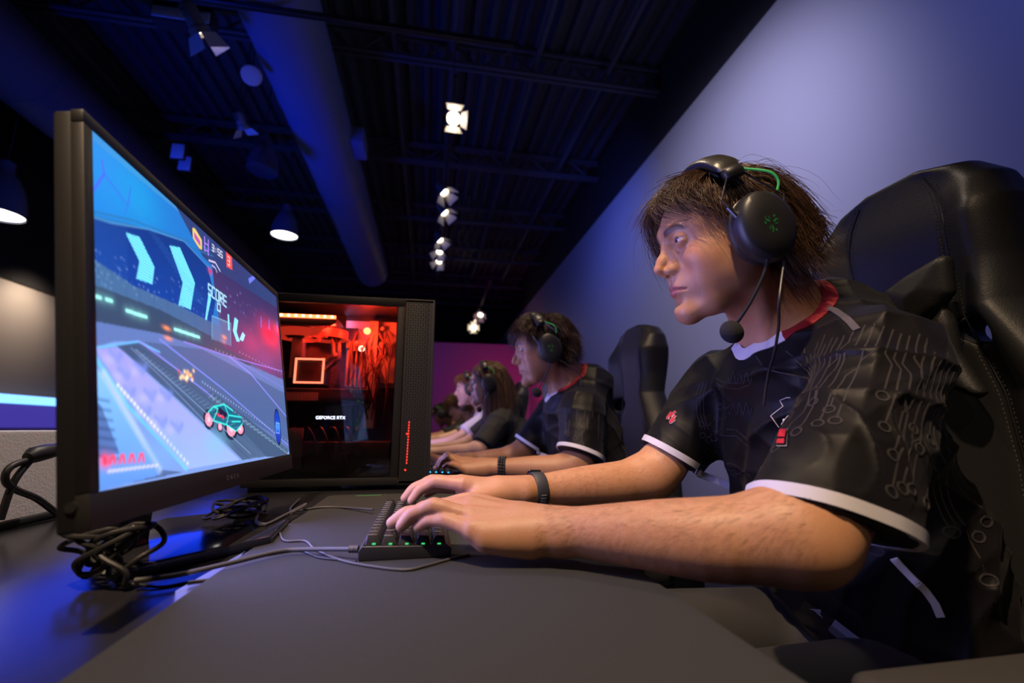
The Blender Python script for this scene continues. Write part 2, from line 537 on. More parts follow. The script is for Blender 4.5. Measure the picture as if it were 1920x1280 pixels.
def skin_mat(name, base, lipc, hairc, beard=.25, red=(.55, .16, .09)):
    m = mat(name, base, .47, spec=.42, sss=.12)
    nt = m.node_tree; b = nt.nodes['Principled BSDF']
    tc = nt.nodes.new('ShaderNodeTexCoord')
    def noise(sc, a, c, det=4):
        n = nt.nodes.new('ShaderNodeTexNoise'); n.inputs['Scale'].default_value = sc; n.inputs['Detail'].default_value = det
        nt.links.new(tc.outputs['Object'], n.inputs['Vector'])
        r = nt.nodes.new('ShaderNodeMapRange'); r.inputs[1].default_value = a; r.inputs[2].default_value = c
        nt.links.new(n.outputs['Fac'], r.inputs[0]); return r.outputs[0], n
    def mix(fac, c1, c2, k=1.0):
        x = nt.nodes.new('ShaderNodeMix'); x.data_type = 'RGBA'
        mu = nt.nodes.new('ShaderNodeMath'); mu.operation = 'MULTIPLY'; mu.inputs[1].default_value = k
        nt.links.new(fac, mu.inputs[0]); nt.links.new(mu.outputs[0], x.inputs[0])
        if hasattr(c1, 'links'): nt.links.new(c1, x.inputs[6])
        else: x.inputs[6].default_value = (*c1, 1)
        x.inputs[7].default_value = (*c2, 1)
        return x.outputs[2]
    def at(n):
        a = nt.nodes.new('ShaderNodeAttribute'); a.attribute_name = n; return a.outputs['Fac']
    f1, _ = noise(55, .35, .7); f2, n2 = noise(420, .4, .65, 2)
    c = mix(f1, base, red, .16)
    c = mix(f2, c, tuple(x * .72 for x in base), .28)
    c = mix(at('blush'), c, red, .28)
    c = mix(at('beard'), c, tuple(x * .55 for x in base), beard)
    c = mix(at('lip'), c, lipc, .85)
    c = mix(at('scalp'), c, hairc, .92)
    c = mix(at('brow'), c, hairc, .85)
    nt.links.new(c, b.inputs['Base Color'])
    u = nt.nodes.new('ShaderNodeBump'); u.inputs['Strength'].default_value = .25; u.inputs['Distance'].default_value = .0006
    n3 = nt.nodes.new('ShaderNodeTexNoise'); n3.inputs['Scale'].default_value = 700; n3.inputs['Detail'].default_value = 3
    nt.links.new(tc.outputs['Object'], n3.inputs['Vector'])
    nt.links.new(n3.outputs['Fac'], u.inputs['Height']); nt.links.new(u.outputs['Normal'], b.inputs['Normal'])
    return m

def make_eye(M, s, parent, iris=(.10, .055, .03), look=(0, 0)):
    """eyeball with cornea, turned by look"""
    c = M @ V3(EYE[0] - .0012, s * EYE[1], EYE[2])
    d = (M.to_3x3() @ V3(1, look[0], look[1])).normalized()
    T = frame(c, d, M.to_3x3() @ V3(0, 0, 1)) @ Matrix.Rotation(math.pi / 2, 4, 'Y')   # z axis = gaze
    b = MB(); n = 28; R = .0122
    prof = []
    for i in range(25):
        a = math.pi * i / 24
        r = R + (.0006 * math.cos(a * 6.5) if a < .24 else 0)
        prof.append((max(1e-5, r * math.sin(a)), r * math.cos(a)))
    # rings: pupil, iris, rim, white
    white = mat('eye_white', (.62, .60, .58), .12, coat=1.0, noise=(250, (.60, .42, .38), .25))
    ir = mat('eye_iris', iris, .10, coat=1.0, noise=(900, tuple(x * 2.2 for x in iris)))
    pu = mat('eye_pupil', (.004, .004, .005), .05, coat=1.0)
    cuts = [(0, .17, pu), (.17, .50, ir), (.50, 3.15, white)]
    prof = []; mi = []
    A = [0, .08, .17, .25, .34, .42, .50, .55] + [.55 + (math.pi - .55) * i / 16 for i in range(1, 17)]
    vs = []; fs = []
    for a in A:
        for k in range(n): vs.append(T @ V3(R * math.sin(a) * math.cos(6.2832 * k / n), R * math.sin(a) * math.sin(6.2832 * k / n), R * math.cos(a)))
    for i in range(len(A) - 1):
        mid = (A[i] + A[i + 1]) / 2
        for k in range(n):
            fs.append((i * n + k, i * n + (k + 1) % n, (i + 1) * n + (k + 1) % n, (i + 1) * n + k))
            mi.append(0 if mid < .17 else 1 if mid < .5 else 2)
    b.add(vs, fs, 0, True); b.m = mi
    o = b.build('eye', [pu, ir, white], parent)
    return o

def ik(p0, p3, l1, l2, l3, up):
    d = p3 - p0; D = d.length; t = .42
    L = math.sqrt(l2 * l2 + l3 * l3 + 2 * l2 * l3 * math.cos(t))
    D = min(D, (l1 + L) * .995); dn = d.normalized(); p3 = p0 + dn * D
    n = (up - dn * up.dot(dn)).normalized()
    ca = max(-1, min(1, (l1 * l1 + D * D - L * L) / (2 * l1 * D))); A = math.acos(ca)
    p1 = p0 + (dn * math.cos(A) + n * math.sin(A)) * l1
    e = p3 - p1; en = e.normalized(); m = (n - en * n.dot(en)).normalized()
    c2 = (l2 * l2 + e.length ** 2 - l3 * l3) / (2 * l2 * e.length); B = math.acos(max(-1, min(1, c2)))
    return p1, p1 + (en * math.cos(B) + m * math.sin(B)) * l2, p3

def hand_field(F, W, d, up, s, tips=None, sc=1.0, thumb=None, spread=1.0):
    """hand from wrist W along d, back of the hand towards up, s=+1 thumb on local +y; returns the joints"""
    M = frame(W, d, up)
    L = lambda x, y, z: M @ (V3(x, y * s, z) * sc)
    mc = [(.088, .026, .004), (.092, .006, .007), (.086, -.014, .004), (.077, -.032, -.002)]
    ln = [(.045, .027, .021), (.049, .031, .022), (.045, .029, .022), (.036, .022, .019)]
    rd = [(.0108, .0096, .0086, .0070), (.0110, .0098, .0088, .0072), (.0105, .0092, .0083, .0068), (.0095, .0083, .0073, .0062)]
    U = M.to_3x3() @ V3(0, 0, 1)
    F.cone(L(-.015, 0, 0), L(.03, 0, 0), .0205 * sc, .021 * sc, .02, sy=1.35, ax=M.to_3x3() @ V3(0, 1, 0))
    F.ell(L(.052, 0, -.010), (.046 * sc, .037 * sc, .0145 * sc), .014, R=M.to_3x3())
    F.cone(L(.016, .016, -.010), L(.056, .036, -.012), .0165 * sc, .013 * sc, .014)
    F.cone(L(.012, -.020, -.010), L(.060, -.034, -.010), .0145 * sc, .012 * sc, .014)
    out = []
    for i, (m_, l_, r_) in enumerate(zip(mc, ln, rd)):
        p0 = L(*m_)
        F.cone(L(.008, m_[1] * .45, .001), p0, .0145 * sc, .0115 * sc, .012)
        F.cone(L(.020, m_[1] * .5, .0135), p0 + U * .0065 * sc, .0035 * sc, .0045 * sc, .006)      # tendon
        tp = Vector(tips[i]) if tips else L(m_[0] + .062, m_[1] * 1.15 * spread, -.030)
        a, b, c = ik(p0, tp, *[x * sc for x in l_], U)
        e = lambda u, v, t: u * (1 - t) + v * t
        F.limb([e(L(.02, m_[1] * .6, 0), p0, .8), p0, e(p0, a, .5), a, e(a, b, .5), b, e(b, c, .6), c],
               [r_[0] * sc, r_[0] * 1.08 * sc, r_[0] * .93 * sc, r_[1] * 1.06 * sc, r_[1] * .92 * sc, r_[2] * 1.03 * sc, r_[2] * .95 * sc, r_[3] * sc], .0022, n=2)
        out.append((p0, a, b, c, r_[3] * sc))
    th = thumb or [L(.020, .022, -.006), L(.054, .045, -.014), L(.082, .056, -.018), L(.106, .054, -.024)]
    F.limb(th, [.015 * sc, .0125 * sc, .0108 * sc, .0082 * sc], .008, n=3)
    return out

def surf_ribbon(bvh, pts, w, off=.0008, name='r', mb=None, closed=False, th=.0009, m=0):
    """flat band lying on a surface along pts (already near the surface)"""
    mb = mb or MB()
    P = []; Nn = []
    for p in pts:
        co, no, _, _ = bvh.find_nearest(Vector(p))
        if co is None: continue
        P.append(co); Nn.append(no)
    if len(P) < 2: return mb
    N = len(P); vs = []; fs = []
    for i in range(N):
        a = P[i - 1] if (i or closed) else P[i]; c = P[(i + 1) % N] if (i < N - 1 or closed) else P[i]
        t = (c - a)
        if t.length < 1e-7: t = V3(0, 0, 1)
        n = (Nn[i - 1] + Nn[i] * 2 + Nn[(i + 1) % N]).normalized() if closed or 0 < i < N - 1 else Nn[i]
        x = t.cross(n)
        x = x.normalized() if x.length > 1e-9 else V3(1, 0, 0)
        for sx, h in ((-1, .0), (-1, th), (1, th), (1, .0)):
            q = P[i] + x * w / 2 * sx
            c2, n2, _, _ = bvh.find_nearest(q)
            vs.append((c2 + n2 * (off + h - (0 if h else .0015))) if c2 is not None and (c2 - q).length < w else q + n * (off + h))
    for i in range(N if closed else N - 1):
        j = (i + 1) % N
        for k in range(3): fs.append((i * 4 + k, i * 4 + k + 1, j * 4 + k + 1, j * 4 + k))
    if not closed: fs += [(0, 1, 2, 3), ((N - 1) * 4 + 3, (N - 1) * 4 + 2, (N - 1) * 4 + 1, (N - 1) * 4)]
    mb.add(vs, fs, m, False)
    return mb

SKC = (-.006, 0, .040); SKR = (.098, .076, .087)
def strands(name, M, guides, n, parent, material, region, width=.0006, jit=.006, seg=12, lift=(.003, .020), taper=.25, seed=1, clump=.5, nclump=220, lenj=.25, length=1.0):
    """hair as many tapered strands that follow the guide locks (head frame)"""
    rs = np.random.RandomState(seed)
    G = [np.array([list(p) for p in spline(g, 6)]) for g in guides]
    Q = []
    for g in G:
        t = np.linspace(0, len(g) - 1, seg); i = np.minimum(t.astype(int), len(g) - 2); f = (t - i)[:, None]
        Q.append(g[i] * (1 - f) + g[i + 1] * f)
    Q = np.array(Q); R0 = Q[:, 0].copy(); rel = (Q - Q[:, :1]) * length
    roots = []
    while len(roots) < n:
        d = rs.normal(size=(4000, 3)); d /= np.linalg.norm(d, axis=1)[:, None]
        p = np.array(SKC) + d * np.array(SKR)
        p = p[region(p)]
        roots += list(p)
    roots = np.array(roots[:n])
    cl = roots[rs.choice(n, min(nclump, n), replace=False)]
    ci = ((roots[:, None] - cl[None]) ** 2).sum(-1).argmin(1)
    def flow(r):
        w = 1 / (((r[:, None] - R0[None]) ** 2).sum(-1) + 1e-6) ** 2.2
        w /= w.sum(1, keepdims=True)
        return np.einsum('ng,gsc->nsc', w, rel) + r[:, None]
    S = flow(roots); Cl = flow(cl) + rs.normal(size=(len(cl), 1, 3)) * jit * 1.3 * np.linspace(0, 1, seg)[None, :, None]
    t = np.linspace(0, 1, seg)[None, :, None]
    S = S * (1 - clump * t ** .7) + Cl[ci] * clump * t ** .7
    ph = rs.uniform(0, 6.28, size=(n, 1, 3)); am = rs.normal(size=(n, 1, 3)) * jit
    S = S + am * t + np.sin(t * 5 + ph) * jit * .35 * t
    S = S[:, :1] + (S - S[:, :1]) * (1 + rs.uniform(-lenj, lenj * .5, size=(n, 1, 1)))
    # stay outside the skull
    q = (S - np.array(SKC)) / np.array(SKR); r = np.linalg.norm(q, axis=2, keepdims=True)
    want = 1 + (lift[0] + (lift[1] - lift[0]) * rs.uniform(0, 1, size=(n, 1, 1)) ** 1.3 * np.minimum(1, t * 4)) / .088
    S = np.where(r < want, np.array(SKC) + q / r * want * np.array(SKR), S)
    A = np.array(M, dtype=np.float64)
    S = S @ A[:3, :3].T + A[:3, 3]
    T = np.gradient(S, axis=1); T /= np.linalg.norm(T, axis=2, keepdims=True) + 1e-9
    ref = rs.normal(size=(n, 1, 3)); X = np.cross(T, ref); X /= np.linalg.norm(X, axis=2, keepdims=True) + 1e-9
    Y = np.cross(T, X)
    wd = (width * rs.uniform(.6, 1.4, size=(n, 1, 1)) * (1 - (1 - taper) * t ** 2))
    rings = [S + wd * (X * math.cos(a) + Y * math.sin(a)) for a in (0, 2.094, 4.189)]
    V = np.stack(rings, 2).reshape(-1, 3)
    base = (np.arange(n) * seg * 3)[:, None, None] + (np.arange(seg - 1) * 3)[None, :, None]
    f = np.stack([np.stack([base[..., 0] + k, base[..., 0] + (k + 1) % 3, base[..., 0] + 3 + (k + 1) % 3, base[..., 0] + 3 + k], -1) for k in range(3)], 2).reshape(-1, 4)
    me = bpy.data.meshes.new(name)
    me.vertices.add(len(V)); me.vertices.foreach_set('co', V.astype(np.float32).ravel())
    me.loops.add(f.size); me.loops.foreach_set('vertex_index', f.astype(np.int32).ravel())
    me.polygons.add(len(f)); me.polygons.foreach_set('loop_start', np.arange(0, f.size, 4, dtype=np.int32))
    me.update(calc_edges=True); me.shade_smooth()
    attr(me, 'rnd', np.repeat(rs.uniform(0, 1, n), seg * 3))
    return link(name, me, material, parent)
def hair_mat(name, dark, light, rough=.35):
    m = mat(name, dark, rough, spec=.45)
    nt = m.node_tree; b = nt.nodes['Principled BSDF']
    a = nt.nodes.new('ShaderNodeAttribute'); a.attribute_name = 'rnd'
    x = nt.nodes.new('ShaderNodeMix'); x.data_type = 'RGBA'
    x.inputs[6].default_value = (*dark, 1); x.inputs[7].default_value = (*light, 1)
    nt.links.new(a.outputs['Fac'], x.inputs[0]); nt.links.new(x.outputs[2], b.inputs['Base Color'])
    return m
# ------------------------------------------------------------------ hair styles (head frame: x forward, y left, z up)
def mir(g): return [(x, -y, z) for x, y, z in g]
def both(gs): return gs + [mir(g) for g in gs]
_back = [
    [(-.05, .02, .122), (-.072, .024, .116), (-.090, .026, .098), (-.103, .03, .068), (-.110, .034, .034)],
    [(-.01, .074, .060), (-.012, .085, .050), (-.025, .089, .025), (-.040, .088, -.005), (-.056, .086, -.028)],
    [(-.065, .060, .040), (-.085, .070, .028), (-.094, .074, .000), (-.098, .074, -.028), (-.108, .078, -.046)],
    [(-.055, .050, .090), (-.078, .058, .084), (-.096, .062, .056), (-.106, .062, .026), (-.118, .066, .006)],
    [(-.080, .030, -.022), (-.090, .036, -.040), (-.092, .038, -.060), (-.098, .042, -.078)],
    [(-.100, .002, .050), (-.112, .003, .040), (-.114, .003, .012), (-.116, .004, -.012), (-.126, .004, -.026)],
    [(.020, .070, .075), (.026, .082, .066), (.026, .084, .045), (.022, .084, .022), (.018, .083, .002)],
    [(-.03, .050, .108), (-.045, .062, .106), (-.066, .074, .086), (-.080, .080, .058), (-.090, .083, .030)],
]
HAIR_A = both(_back) + [
    [(.000, .020, .126), (.030, .032, .127), (.056, .038, .120), (.078, .046, .108), (.086, .056, .092)],
    [(.000, -.020, .126), (.030, -.030, .129), (.060, -.032, .124), (.092, -.034, .108), (.112, -.038, .080)],
    [(.055, .034, .104), (.074, .046, .104), (.082, .058, .088), (.076, .068, .072), (.064, .075, .060)],
    [(.045, .055, .086), (.058, .068, .079), (.060, .076, .064), (.052, .080, .050), (.040, .083, .036)],
    [(.072, .012, .104), (.094, .020, .110), (.103, .034, .100), (.096, .050, .086), (.082, .064, .076)],
    [(.075, -.006, .104), (.102, -.010, .110), (.118, -.022, .094), (.118, -.034, .066), (.110, -.040, .038)],
    [(.070, -.026, .102), (.096, -.034, .106), (.114, -.044, .084), (.112, -.052, .050), (.102, -.054, .018), (.096, -.052, .000)],
    [(.055, -.045, .092), (.078, -.058, .090), (.092, -.066, .066), (.088, -.070, .032), (.076, -.071, .004)],
]
def reg_short(p):
    x, y, z = p[:, 0], p[:, 1], p[:, 2]; ay = np.abs(y)
    front = z > .086 - .9 * np.clip(.060 - x, 0, .085)
    back = (x < -.025) & (z > -.045)
    return (front & (x < .085) & (z > .0)) | back

def reg_long(p):
    x, y, z = p[:, 0], p[:, 1], p[:, 2]
    front = z > .088 - .9 * np.clip(.060 - x, 0, .085)
    return (front & (x < .085) & (z > .0)) | ((x < -.02) & (z > -.045))
HAIR_LONG = both([
    [(.060, .012, .108), (.070, .042, .112), (.056, .076, .080), (.022, .090, .020), (.012, .096, -.060), (.020, .092, -.150), (.035, .082, -.215)],
    [(.030, .060, .088), (.030, .084, .070), (.015, .095, .010), (.005, .098, -.070), (.015, .096, -.160), (.030, .088, -.240)],
    [(.000, .010, .127), (-.015, .050, .126), (-.030, .085, .080), (-.040, .098, .000), (-.045, .100, -.090), (-.040, .096, -.190), (-.025, .090, -.270)],
    [(-.050, .040, .105), (-.080, .065, .090), (-.105, .078, .020), (-.112, .080, -.070), (-.105, .078, -.160), (-.085, .075, -.270)],
    [(-.085, .010, .075), (-.115, .015, .050), (-.130, .018, -.030), (-.130, .020, -.120), (-.112, .020, -.210), (-.095, .02, -.28)],
    [(-.060, .055, .010), (-.085, .078, -.010), (-.100, .082, -.080), (-.095, .080, -.160), (-.080, .08, -.250)],
])
_w = lambda g, a: [(x + a * math.sin(i * 2.1 + y * 90), y + a * math.cos(i * 1.7 + x * 70), z) for i, (x, y, z) in enumerate(g)]
HAIR_B = both([_w(g, .004) for g in _back]) + [_w(g, .004) for g in [
    [(.000, .020, .128), (.030, .034, .148), (.066, .040, .140), (.100, .046, .112), (.112, .054, .078)],
    [(.000, -.020, .128), (.030, -.030, .150), (.070, -.030, .142), (.108, -.030, .112), (.128, -.034, .076)],
    [(.055, .034, .104), (.084, .046, .112), (.104, .056, .086), (.106, .062, .058), (.096, .068, .036)],
    [(.045, .055, .086), (.066, .074, .082), (.078, .082, .056), (.072, .084, .034), (.062, .084, .015)],
    [(.075, -.006, .104), (.110, -.010, .116), (.132, -.016, .090), (.134, -.022, .058), (.126, -.026, .034)],
    [(.070, -.030, .102), (.104, -.042, .108), (.122, -.052, .078), (.118, -.058, .044), (.108, -.06, .026)]]]
# ------------------------------------------------------------------ the room
WX, WB, LX = 2.20, 15.3, -4.2
m_floor = mat('floor_carpet', (.03, .03, .035), .9, noise=(40, (.05, .05, .055)))
m_wall = mat('wall_paint_grey', (.36, .36, .37), .55, bump=(160, .12, .001))
m_black = mat('black_paint', (.012, .012, .014), .8)
m_wallback = mat('wall_paint_back', (.42, .40, .42), .7)
m_beige = mat('wall_paint_beige', (.50, .45, .40), .7, bump=(90, .2, .001))
m_deck = mat('ceiling_deck_paint', (.055, .06, .07), .7)
m_steel = mat('joist_steel_paint', (.07, .075, .09), .6)
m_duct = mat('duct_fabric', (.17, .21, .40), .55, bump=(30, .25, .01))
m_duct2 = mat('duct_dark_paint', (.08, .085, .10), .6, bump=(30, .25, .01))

def slab(name, x0, x1, y0, y1, z0, z1, m):
    o = MB().box(((x0 + x1) / 2, (y0 + y1) / 2, (z0 + z1) / 2), (x1 - x0, y1 - y0, z1 - z0)).build(name, m)
    tag(o, kind='structure'); return o
slab('floor', -6, 2.4, -2.5, 15.5, -.1, 0, m_floor)
slab('wall_right', WX, WX + .15, -2.5, WB, 0, 3.70, m_wall)
slab('wall_right', WX + .02, WX + .15, -2.5, WB, 3.70, 4.9, m_black)
slab('wall_back', LX, WX, 9.8, 9.95, 0, 2.72, m_wallback)
slab('wall_back', -6, WX + .15, WB + .02, WB + .15, 0, 4.9, m_black)
slab('wall_left', LX - .15, LX, -2.5, WB, 0, 2.36, m_beige)
slab('wall_left', LX - .15, LX + .06, -2.5, WB, 2.36, 4.9, m_black)
slab('wall_front', -6, WX + .15, -2.65, -2.5, 0, 4.9, m_black)
# corrugated roof deck
b = MB(); n = 0; x = LX
vs = []; fs = []
while x < WX + .1:
    for dx, z in ((0, 4.50), (.05, 4.50), (.07, 4.55), (.13, 4.55), (.15, 4.50)):
        if dx == .15: continue
        vs += [(x + dx, -2.5, z), (x + dx, WB, z)]
    x += .15
for i in range(len(vs) // 2 - 1): fs.append((2 * i, 2 * i + 1, 2 * i + 3, 2 * i + 2))
b.add(vs, fs)
tag(b.build('ceiling', m_deck), kind='structure')
def joist(y, z1=4.22, z2=4.46):
    b = MB()
    for z in (z1, z2):
        for dy in (-.03, .03): b.box(((LX + WX) / 2, y + dy, z), (WX - LX - .02, .035, .03))
    x = LX + .1; up = True
    while x < WX - .35:
        b.tube([(x, y, z1 if up else z2), (x + .28, y, z2 if up else z1)], .011, 6); x += .28; up = not up
    o = b.build('ceiling_joist', m_steel); tag(o, kind='structure')
for y in (2.1, 3.72, 5.38, 7.0, 8.7, 10.4, 12.1, 13.8): joist(y)
for x in (-.42, .12, .92, 1.65):
    tag(MB().tube([(x, -2, 4.36), (x, WB, 4.36)], .028, 8).build('ceiling_conduit', m_steel), kind='structure')

# ducts
def duct(name, cx, cz, r, y0, y1, m, label):
    t = empty(name, (cx, y0, cz), label, 'duct', 'round air ducts below the ceiling')
    T = Matrix.Translation((cx, y0, cz)) @ Matrix.Rotation(-math.pi / 2, 4, 'X')
    prof = []; L = y1 - y0; k = 0
    N = int(L / .12)
    for i in range(N + 1):
        prof.append((r * (1 + .006 * math.sin(i * 1.9)), L * i / N))
    prof += [(r * .8, L + .02), (.001, L + .03)]
    MB().lathe(prof, 48, T).build('duct_tube', m, t)
    for y in np.arange(.8, L, 1.5):
        MB().lathe([(r * 1.0, y - .015), (r * 1.02, y - .012), (r * 1.02, y + .012), (r * 1.0, y + .015)], 48, T).build('duct_seam', m, t)
    for y in np.arange(.9, L, 3.0):
        MB().tube([(cx, y0 + y, cz + r), (cx, y0 + y, 4.5)], .006, 6).build('hanger_rod', m_steel, t)
    return t
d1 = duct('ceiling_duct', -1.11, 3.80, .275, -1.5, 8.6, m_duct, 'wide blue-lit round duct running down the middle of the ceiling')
MB().box((-.80, 4.45, 3.78), (.16, .34, .16), bev=.01).build('duct_tap', m_duct, d1)
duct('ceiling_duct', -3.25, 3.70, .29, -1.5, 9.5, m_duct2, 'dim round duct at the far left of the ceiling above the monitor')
# ------------------------------------------------------------------ ceiling fixtures
m_rail = mat('track_rail_black', (.09, .09, .10), .3, metal=.7)
m_spot = mat('spot_housing', (.22, .21, .20), .4, metal=.3)
m_door = mat('barn_door_inner', (.62, .60, .56), .5)
m_glow = emis('warm_lamp_glow', (1, .80, .55), 55)
m_glow2 = emis('dim_lamp_glow', (1, .82, .6), 9)
m_pend = mat('pendant_enamel', (.10, .12, .18), .4)
m_white = emis('pendant_glow', (1, .93, .82), 6)
def rail(a, b_, label):
    a = Vector(a); b_ = Vector(b_); d = b_ - a; L = d.length
    M = frame(a, d)
    t = empty('lighting_track', a, label, 'lighting track')
    MB().box((L / 2, 0, 0), (L, .035, .032), M=M, bev=.003).build('track_rail', m_rail, t)
    MB().box((L / 2, .012, -.018), (L, .004, .006), M=M).box((L / 2, -.012, -.018), (L, .004, .006), M=M).build('track_slot', mat('track_slot_metal', (.3, .3, .32), .3, metal=.9), t)
    k = .3
    while k < L:
        MB().tube([M @ V3(k, 0, .016), M @ V3(k, 0, 4.5 - a.z)], .004, 6).build('suspension_wire', m_rail, t); k += 1.4
rail((-2.4, 2.68, 3.50), (.50, 2.66, 3.50), 'black lighting track crossing the top of the frame over the desk')
rail((.13, 3.15, 3.62), (.10, 7.30, 3.56), 'black lighting track running away above the row of players')
rail((1.06, 7.9, 3.55), (1.12, 13.6, 3.52), 'far lighting track near the grey wall above the purple wall')
def spotlight(p, aim, label, s=1.0, glow=None, doors=(0, 1, 2, 3), opens=.7, zt=None):
    p = Vector(p); t = empty('track_spotlight', p, label, 'spotlight', 'track spotlights with barn doors')
    z = (Vector(aim) - p).normalized()
    M = frame(p, z) @ Matrix.Rotation(math.pi / 2, 4, 'Y') @ Matrix.Scale(s, 4)      # z axis along the beam
    MB().lathe([(.001, -.13), (.028, -.13), (.040, -.115), (.042, -.02), (.052, -.012), (.052, .02), (.047, .02), (.044, 0), (.030, -.012), (.0, -.012)], 28, M).build('housing', m_spot, t)
    MB().lathe([(.001, .004), (.030, .003), (.040, .000)], 24, M).build('lens', glow or m_glow2, t)
    for i in doors:
        a = i * math.pi / 2
        R = M @ Matrix.Rotation(a, 4, 'Z') @ Matrix.Translation((.05, 0, .02)) @ Matrix.Rotation(opens, 4, 'Y')
        MB().prism([(0, -.045), (0, .045), (.085, .062), (.085, -.062)], -.001, .001, 'z', M=R @ Matrix.Rotation(-math.pi / 2, 4, 'Y')).build('barn_door', m_door, t)
    zt = zt or p.z + .14
    MB().tube([M @ V3(.048, 0, -.06), M @ V3(.055, 0, -.10), Vector((p.x, p.y, zt)), M @ V3(-.055, 0, -.10), M @ V3(-.048, 0, -.06)], .005, 6).build('yoke', m_rail, t)
    return t
spotlight(atZ(850, 222, 3.38), (.25, .0, .9), 'nearest lit spotlight on the long track, bright lens towards us', 1.15, m_glow, doors=(0, 1, 2), opens=.5, zt=3.605)
spotlight(atZ(833, 360, 3.42), (1.4, 3.6, 1.0), 'spotlight second from the front on the long track, white flap lit', 1.1)
spotlight(atZ(833, 398, 3.42), (1.4, 4.2, 1.0), 'third spotlight on the long track, just below the second', 1.1)
spotlight(atZ(825, 450, 3.42), (1.2, 5.0, 1.0), 'fourth spotlight on the long track with a bluish flap', 1.05)
spotlight(atZ(824, 472, 3.42), (-.6, 5.0, .6), 'fifth spotlight on the long track, second from its far end', 1.05)
spotlight(atZ(823, 490, 3.42), (-.6, 5.4, .6), 'last spotlight at the far end of the long track', 1.05)
spotlight(atZ(375, 58, 3.38), (-.9, 3.6, 2.2), 'spotlight with open flaps on the crossing track, upper left', 1.2, doors=(0, 2, 3), opens=.35)
spotlight(atZ(901, 590, 3.40), (0, 6.5, 0), 'upper of the two far spotlights above the purple wall', 1.3)
spotlight(atZ(888, 614, 3.40), (.1, .5, 1.0), 'lower, glaring far spotlight above the purple wall', 1.4, m_glow)
spotlight(atZ(456, 238, 3.42), (-1.0, 5.5, 1.5), 'dark unlit spotlight with a blue-lit flap left of the wide duct', .9, mat('unlit_lens', (.02, .02, .03), .3), doors=(1, 2), zt=4.5)
def pendant(p, label, glow, s=1.0, m=None):
    t = empty('pendant_lamp', p, label, 'pendant lamp', 'dome pendant lamps')
    M = Matrix.Translation(p) @ Matrix.Scale(s, 4)
    MB().lathe([(.150, 0), (.153, .004), (.148, .09), (.125, .19), (.085, .28), (.05, .32), (.045, .40), (.001, .42)], 40, M).build('shade', m or m_pend, t)
    MB().lathe([(.144, .012), (.10, .020), (.001, .022)], 40, M).build('diffuser', glow, t)
    MB().tube([Vector(p) + V3(0, 0, .41 * s), Vector((p[0], p[1], 4.5))], .005, 6).build('cord', m_rail, t)
pendant(atZ(533, 442, 3.10), 'glowing dome pendant lamp right of the monitor top', m_white, .95)
m_mesh = mat('pendant_dark_glass', (.10, .09, .12), .35, noise=(90, (.03, .03, .05)))
pendant(atZ(491, 322, 3.15), 'unlit dark pendant lamp above the glowing one', mat('unlit_diffuser', (.03, .03, .05), .4), .85, m_mesh)
pendant(atZ(-8, 402, 2.60), 'lit pendant lamp cut off by the left edge of the frame', m_white, 1.15)
# blue-lit panels and speaker among the ducts
m_pale = mat('pale_panel', (.75, .76, .8), .5)
p = atZ(470, 141, 3.45)
t = empty('ceiling_speaker', p, 'round pale speaker disc hanging beside the wide duct', 'speaker')
T = frame(p, Vector((0, 0, CAM_H)) - p + V3(-.9, .5, .6)) @ Matrix.Rotation(math.pi / 2, 4, 'Y')
MB().lathe([(.001, 0), (.062, 0), (.068, -.006), (.068, -.05), (.03, -.09), (.001, -.09)], 32, T).build('speaker_body', m_pale, t)
MB().lathe([(.001, .003), (.056, .002)], 32, T).build('grille', m_pale, t)
MB().tube([p + V3(0, .02, .04), (p.x, p.y + .02, 4.5)], .005, 6).build('hanger_rod', m_rail, t)
p = atZ(338, 38, 3.52)
t = empty('air_register', p, 'blue-lit rectangular air register behind the crossing track', 'air vent')
MB().box((p.x, p.y + .05, p.z + .06), (.36, .10, .14), bev=.006).build('register_box', m_black, t)
MB().box((p.x, p.y, p.z + .045), (.34, .012, .08), bev=.003).build('register_face', m_pale, t)
MB().tube([(p.x, p.y + .05, p.z + .12), (p.x, p.y + .05, 4.5)], .006, 6).build('hanger_rod', m_rail, t)
for q, lb in (((333, 283), 'upper of two small blue-lit panels by the monitor top'), ((346, 306), 'lower of two small blue-lit panels by the monitor top')):
    p = atZ(*q, 3.35)
    t = empty('ceiling_panel', p, lb, 'panel', 'small panels on the dark soffit')
    MB().box((p.x, p.y, p.z), (.10, .012, .135), bev=.002).build('panel_face', m_pale, t)
    MB().box((p.x, p.y + .016, p.z), (.12, .02, .15), bev=.003).build('panel_frame', m_black, t)
    MB().tube([(p.x, p.y + .016, p.z + .07), (p.x, p.y + .016, 4.5)], .004, 6).build('hanger_rod', m_rail, t)
# LED strip on the left wall
t = empty('led_strip_light', (LX + .04, 4, 1.17), 'long bright blue light strip along the beige left wall', 'light strip')
MB().box((LX + .03, 5, 1.185), (.05, 13, .10), bev=.004).build('housing', mat('led_housing', (.5, .5, .55), .4), t)
MB().box((LX + .062, 5, 1.19), (.012, 13, .088), bev=.003).build('diffuser', emis('led_blue', (.16, .42, 1.0), 2.6), t)
MB().box((LX + .045, 5, 1.02), (.03, 13, .23), bev=.004).build('wall_glow', emis('violet_wall_glow', (.10, .07, .62), .55), t)  # emissive strip standing in for the LED's violet glow on the wall
# low stucco wall behind the desk
o = MB().box((-.72, 3.5, .448), (.12, 12, .896), bev=.006).build('wall_partition', mat('stucco_white', (.66, .63, .60), .8, bump=(260, .5, .0015)))
tag(o, kind='structure')
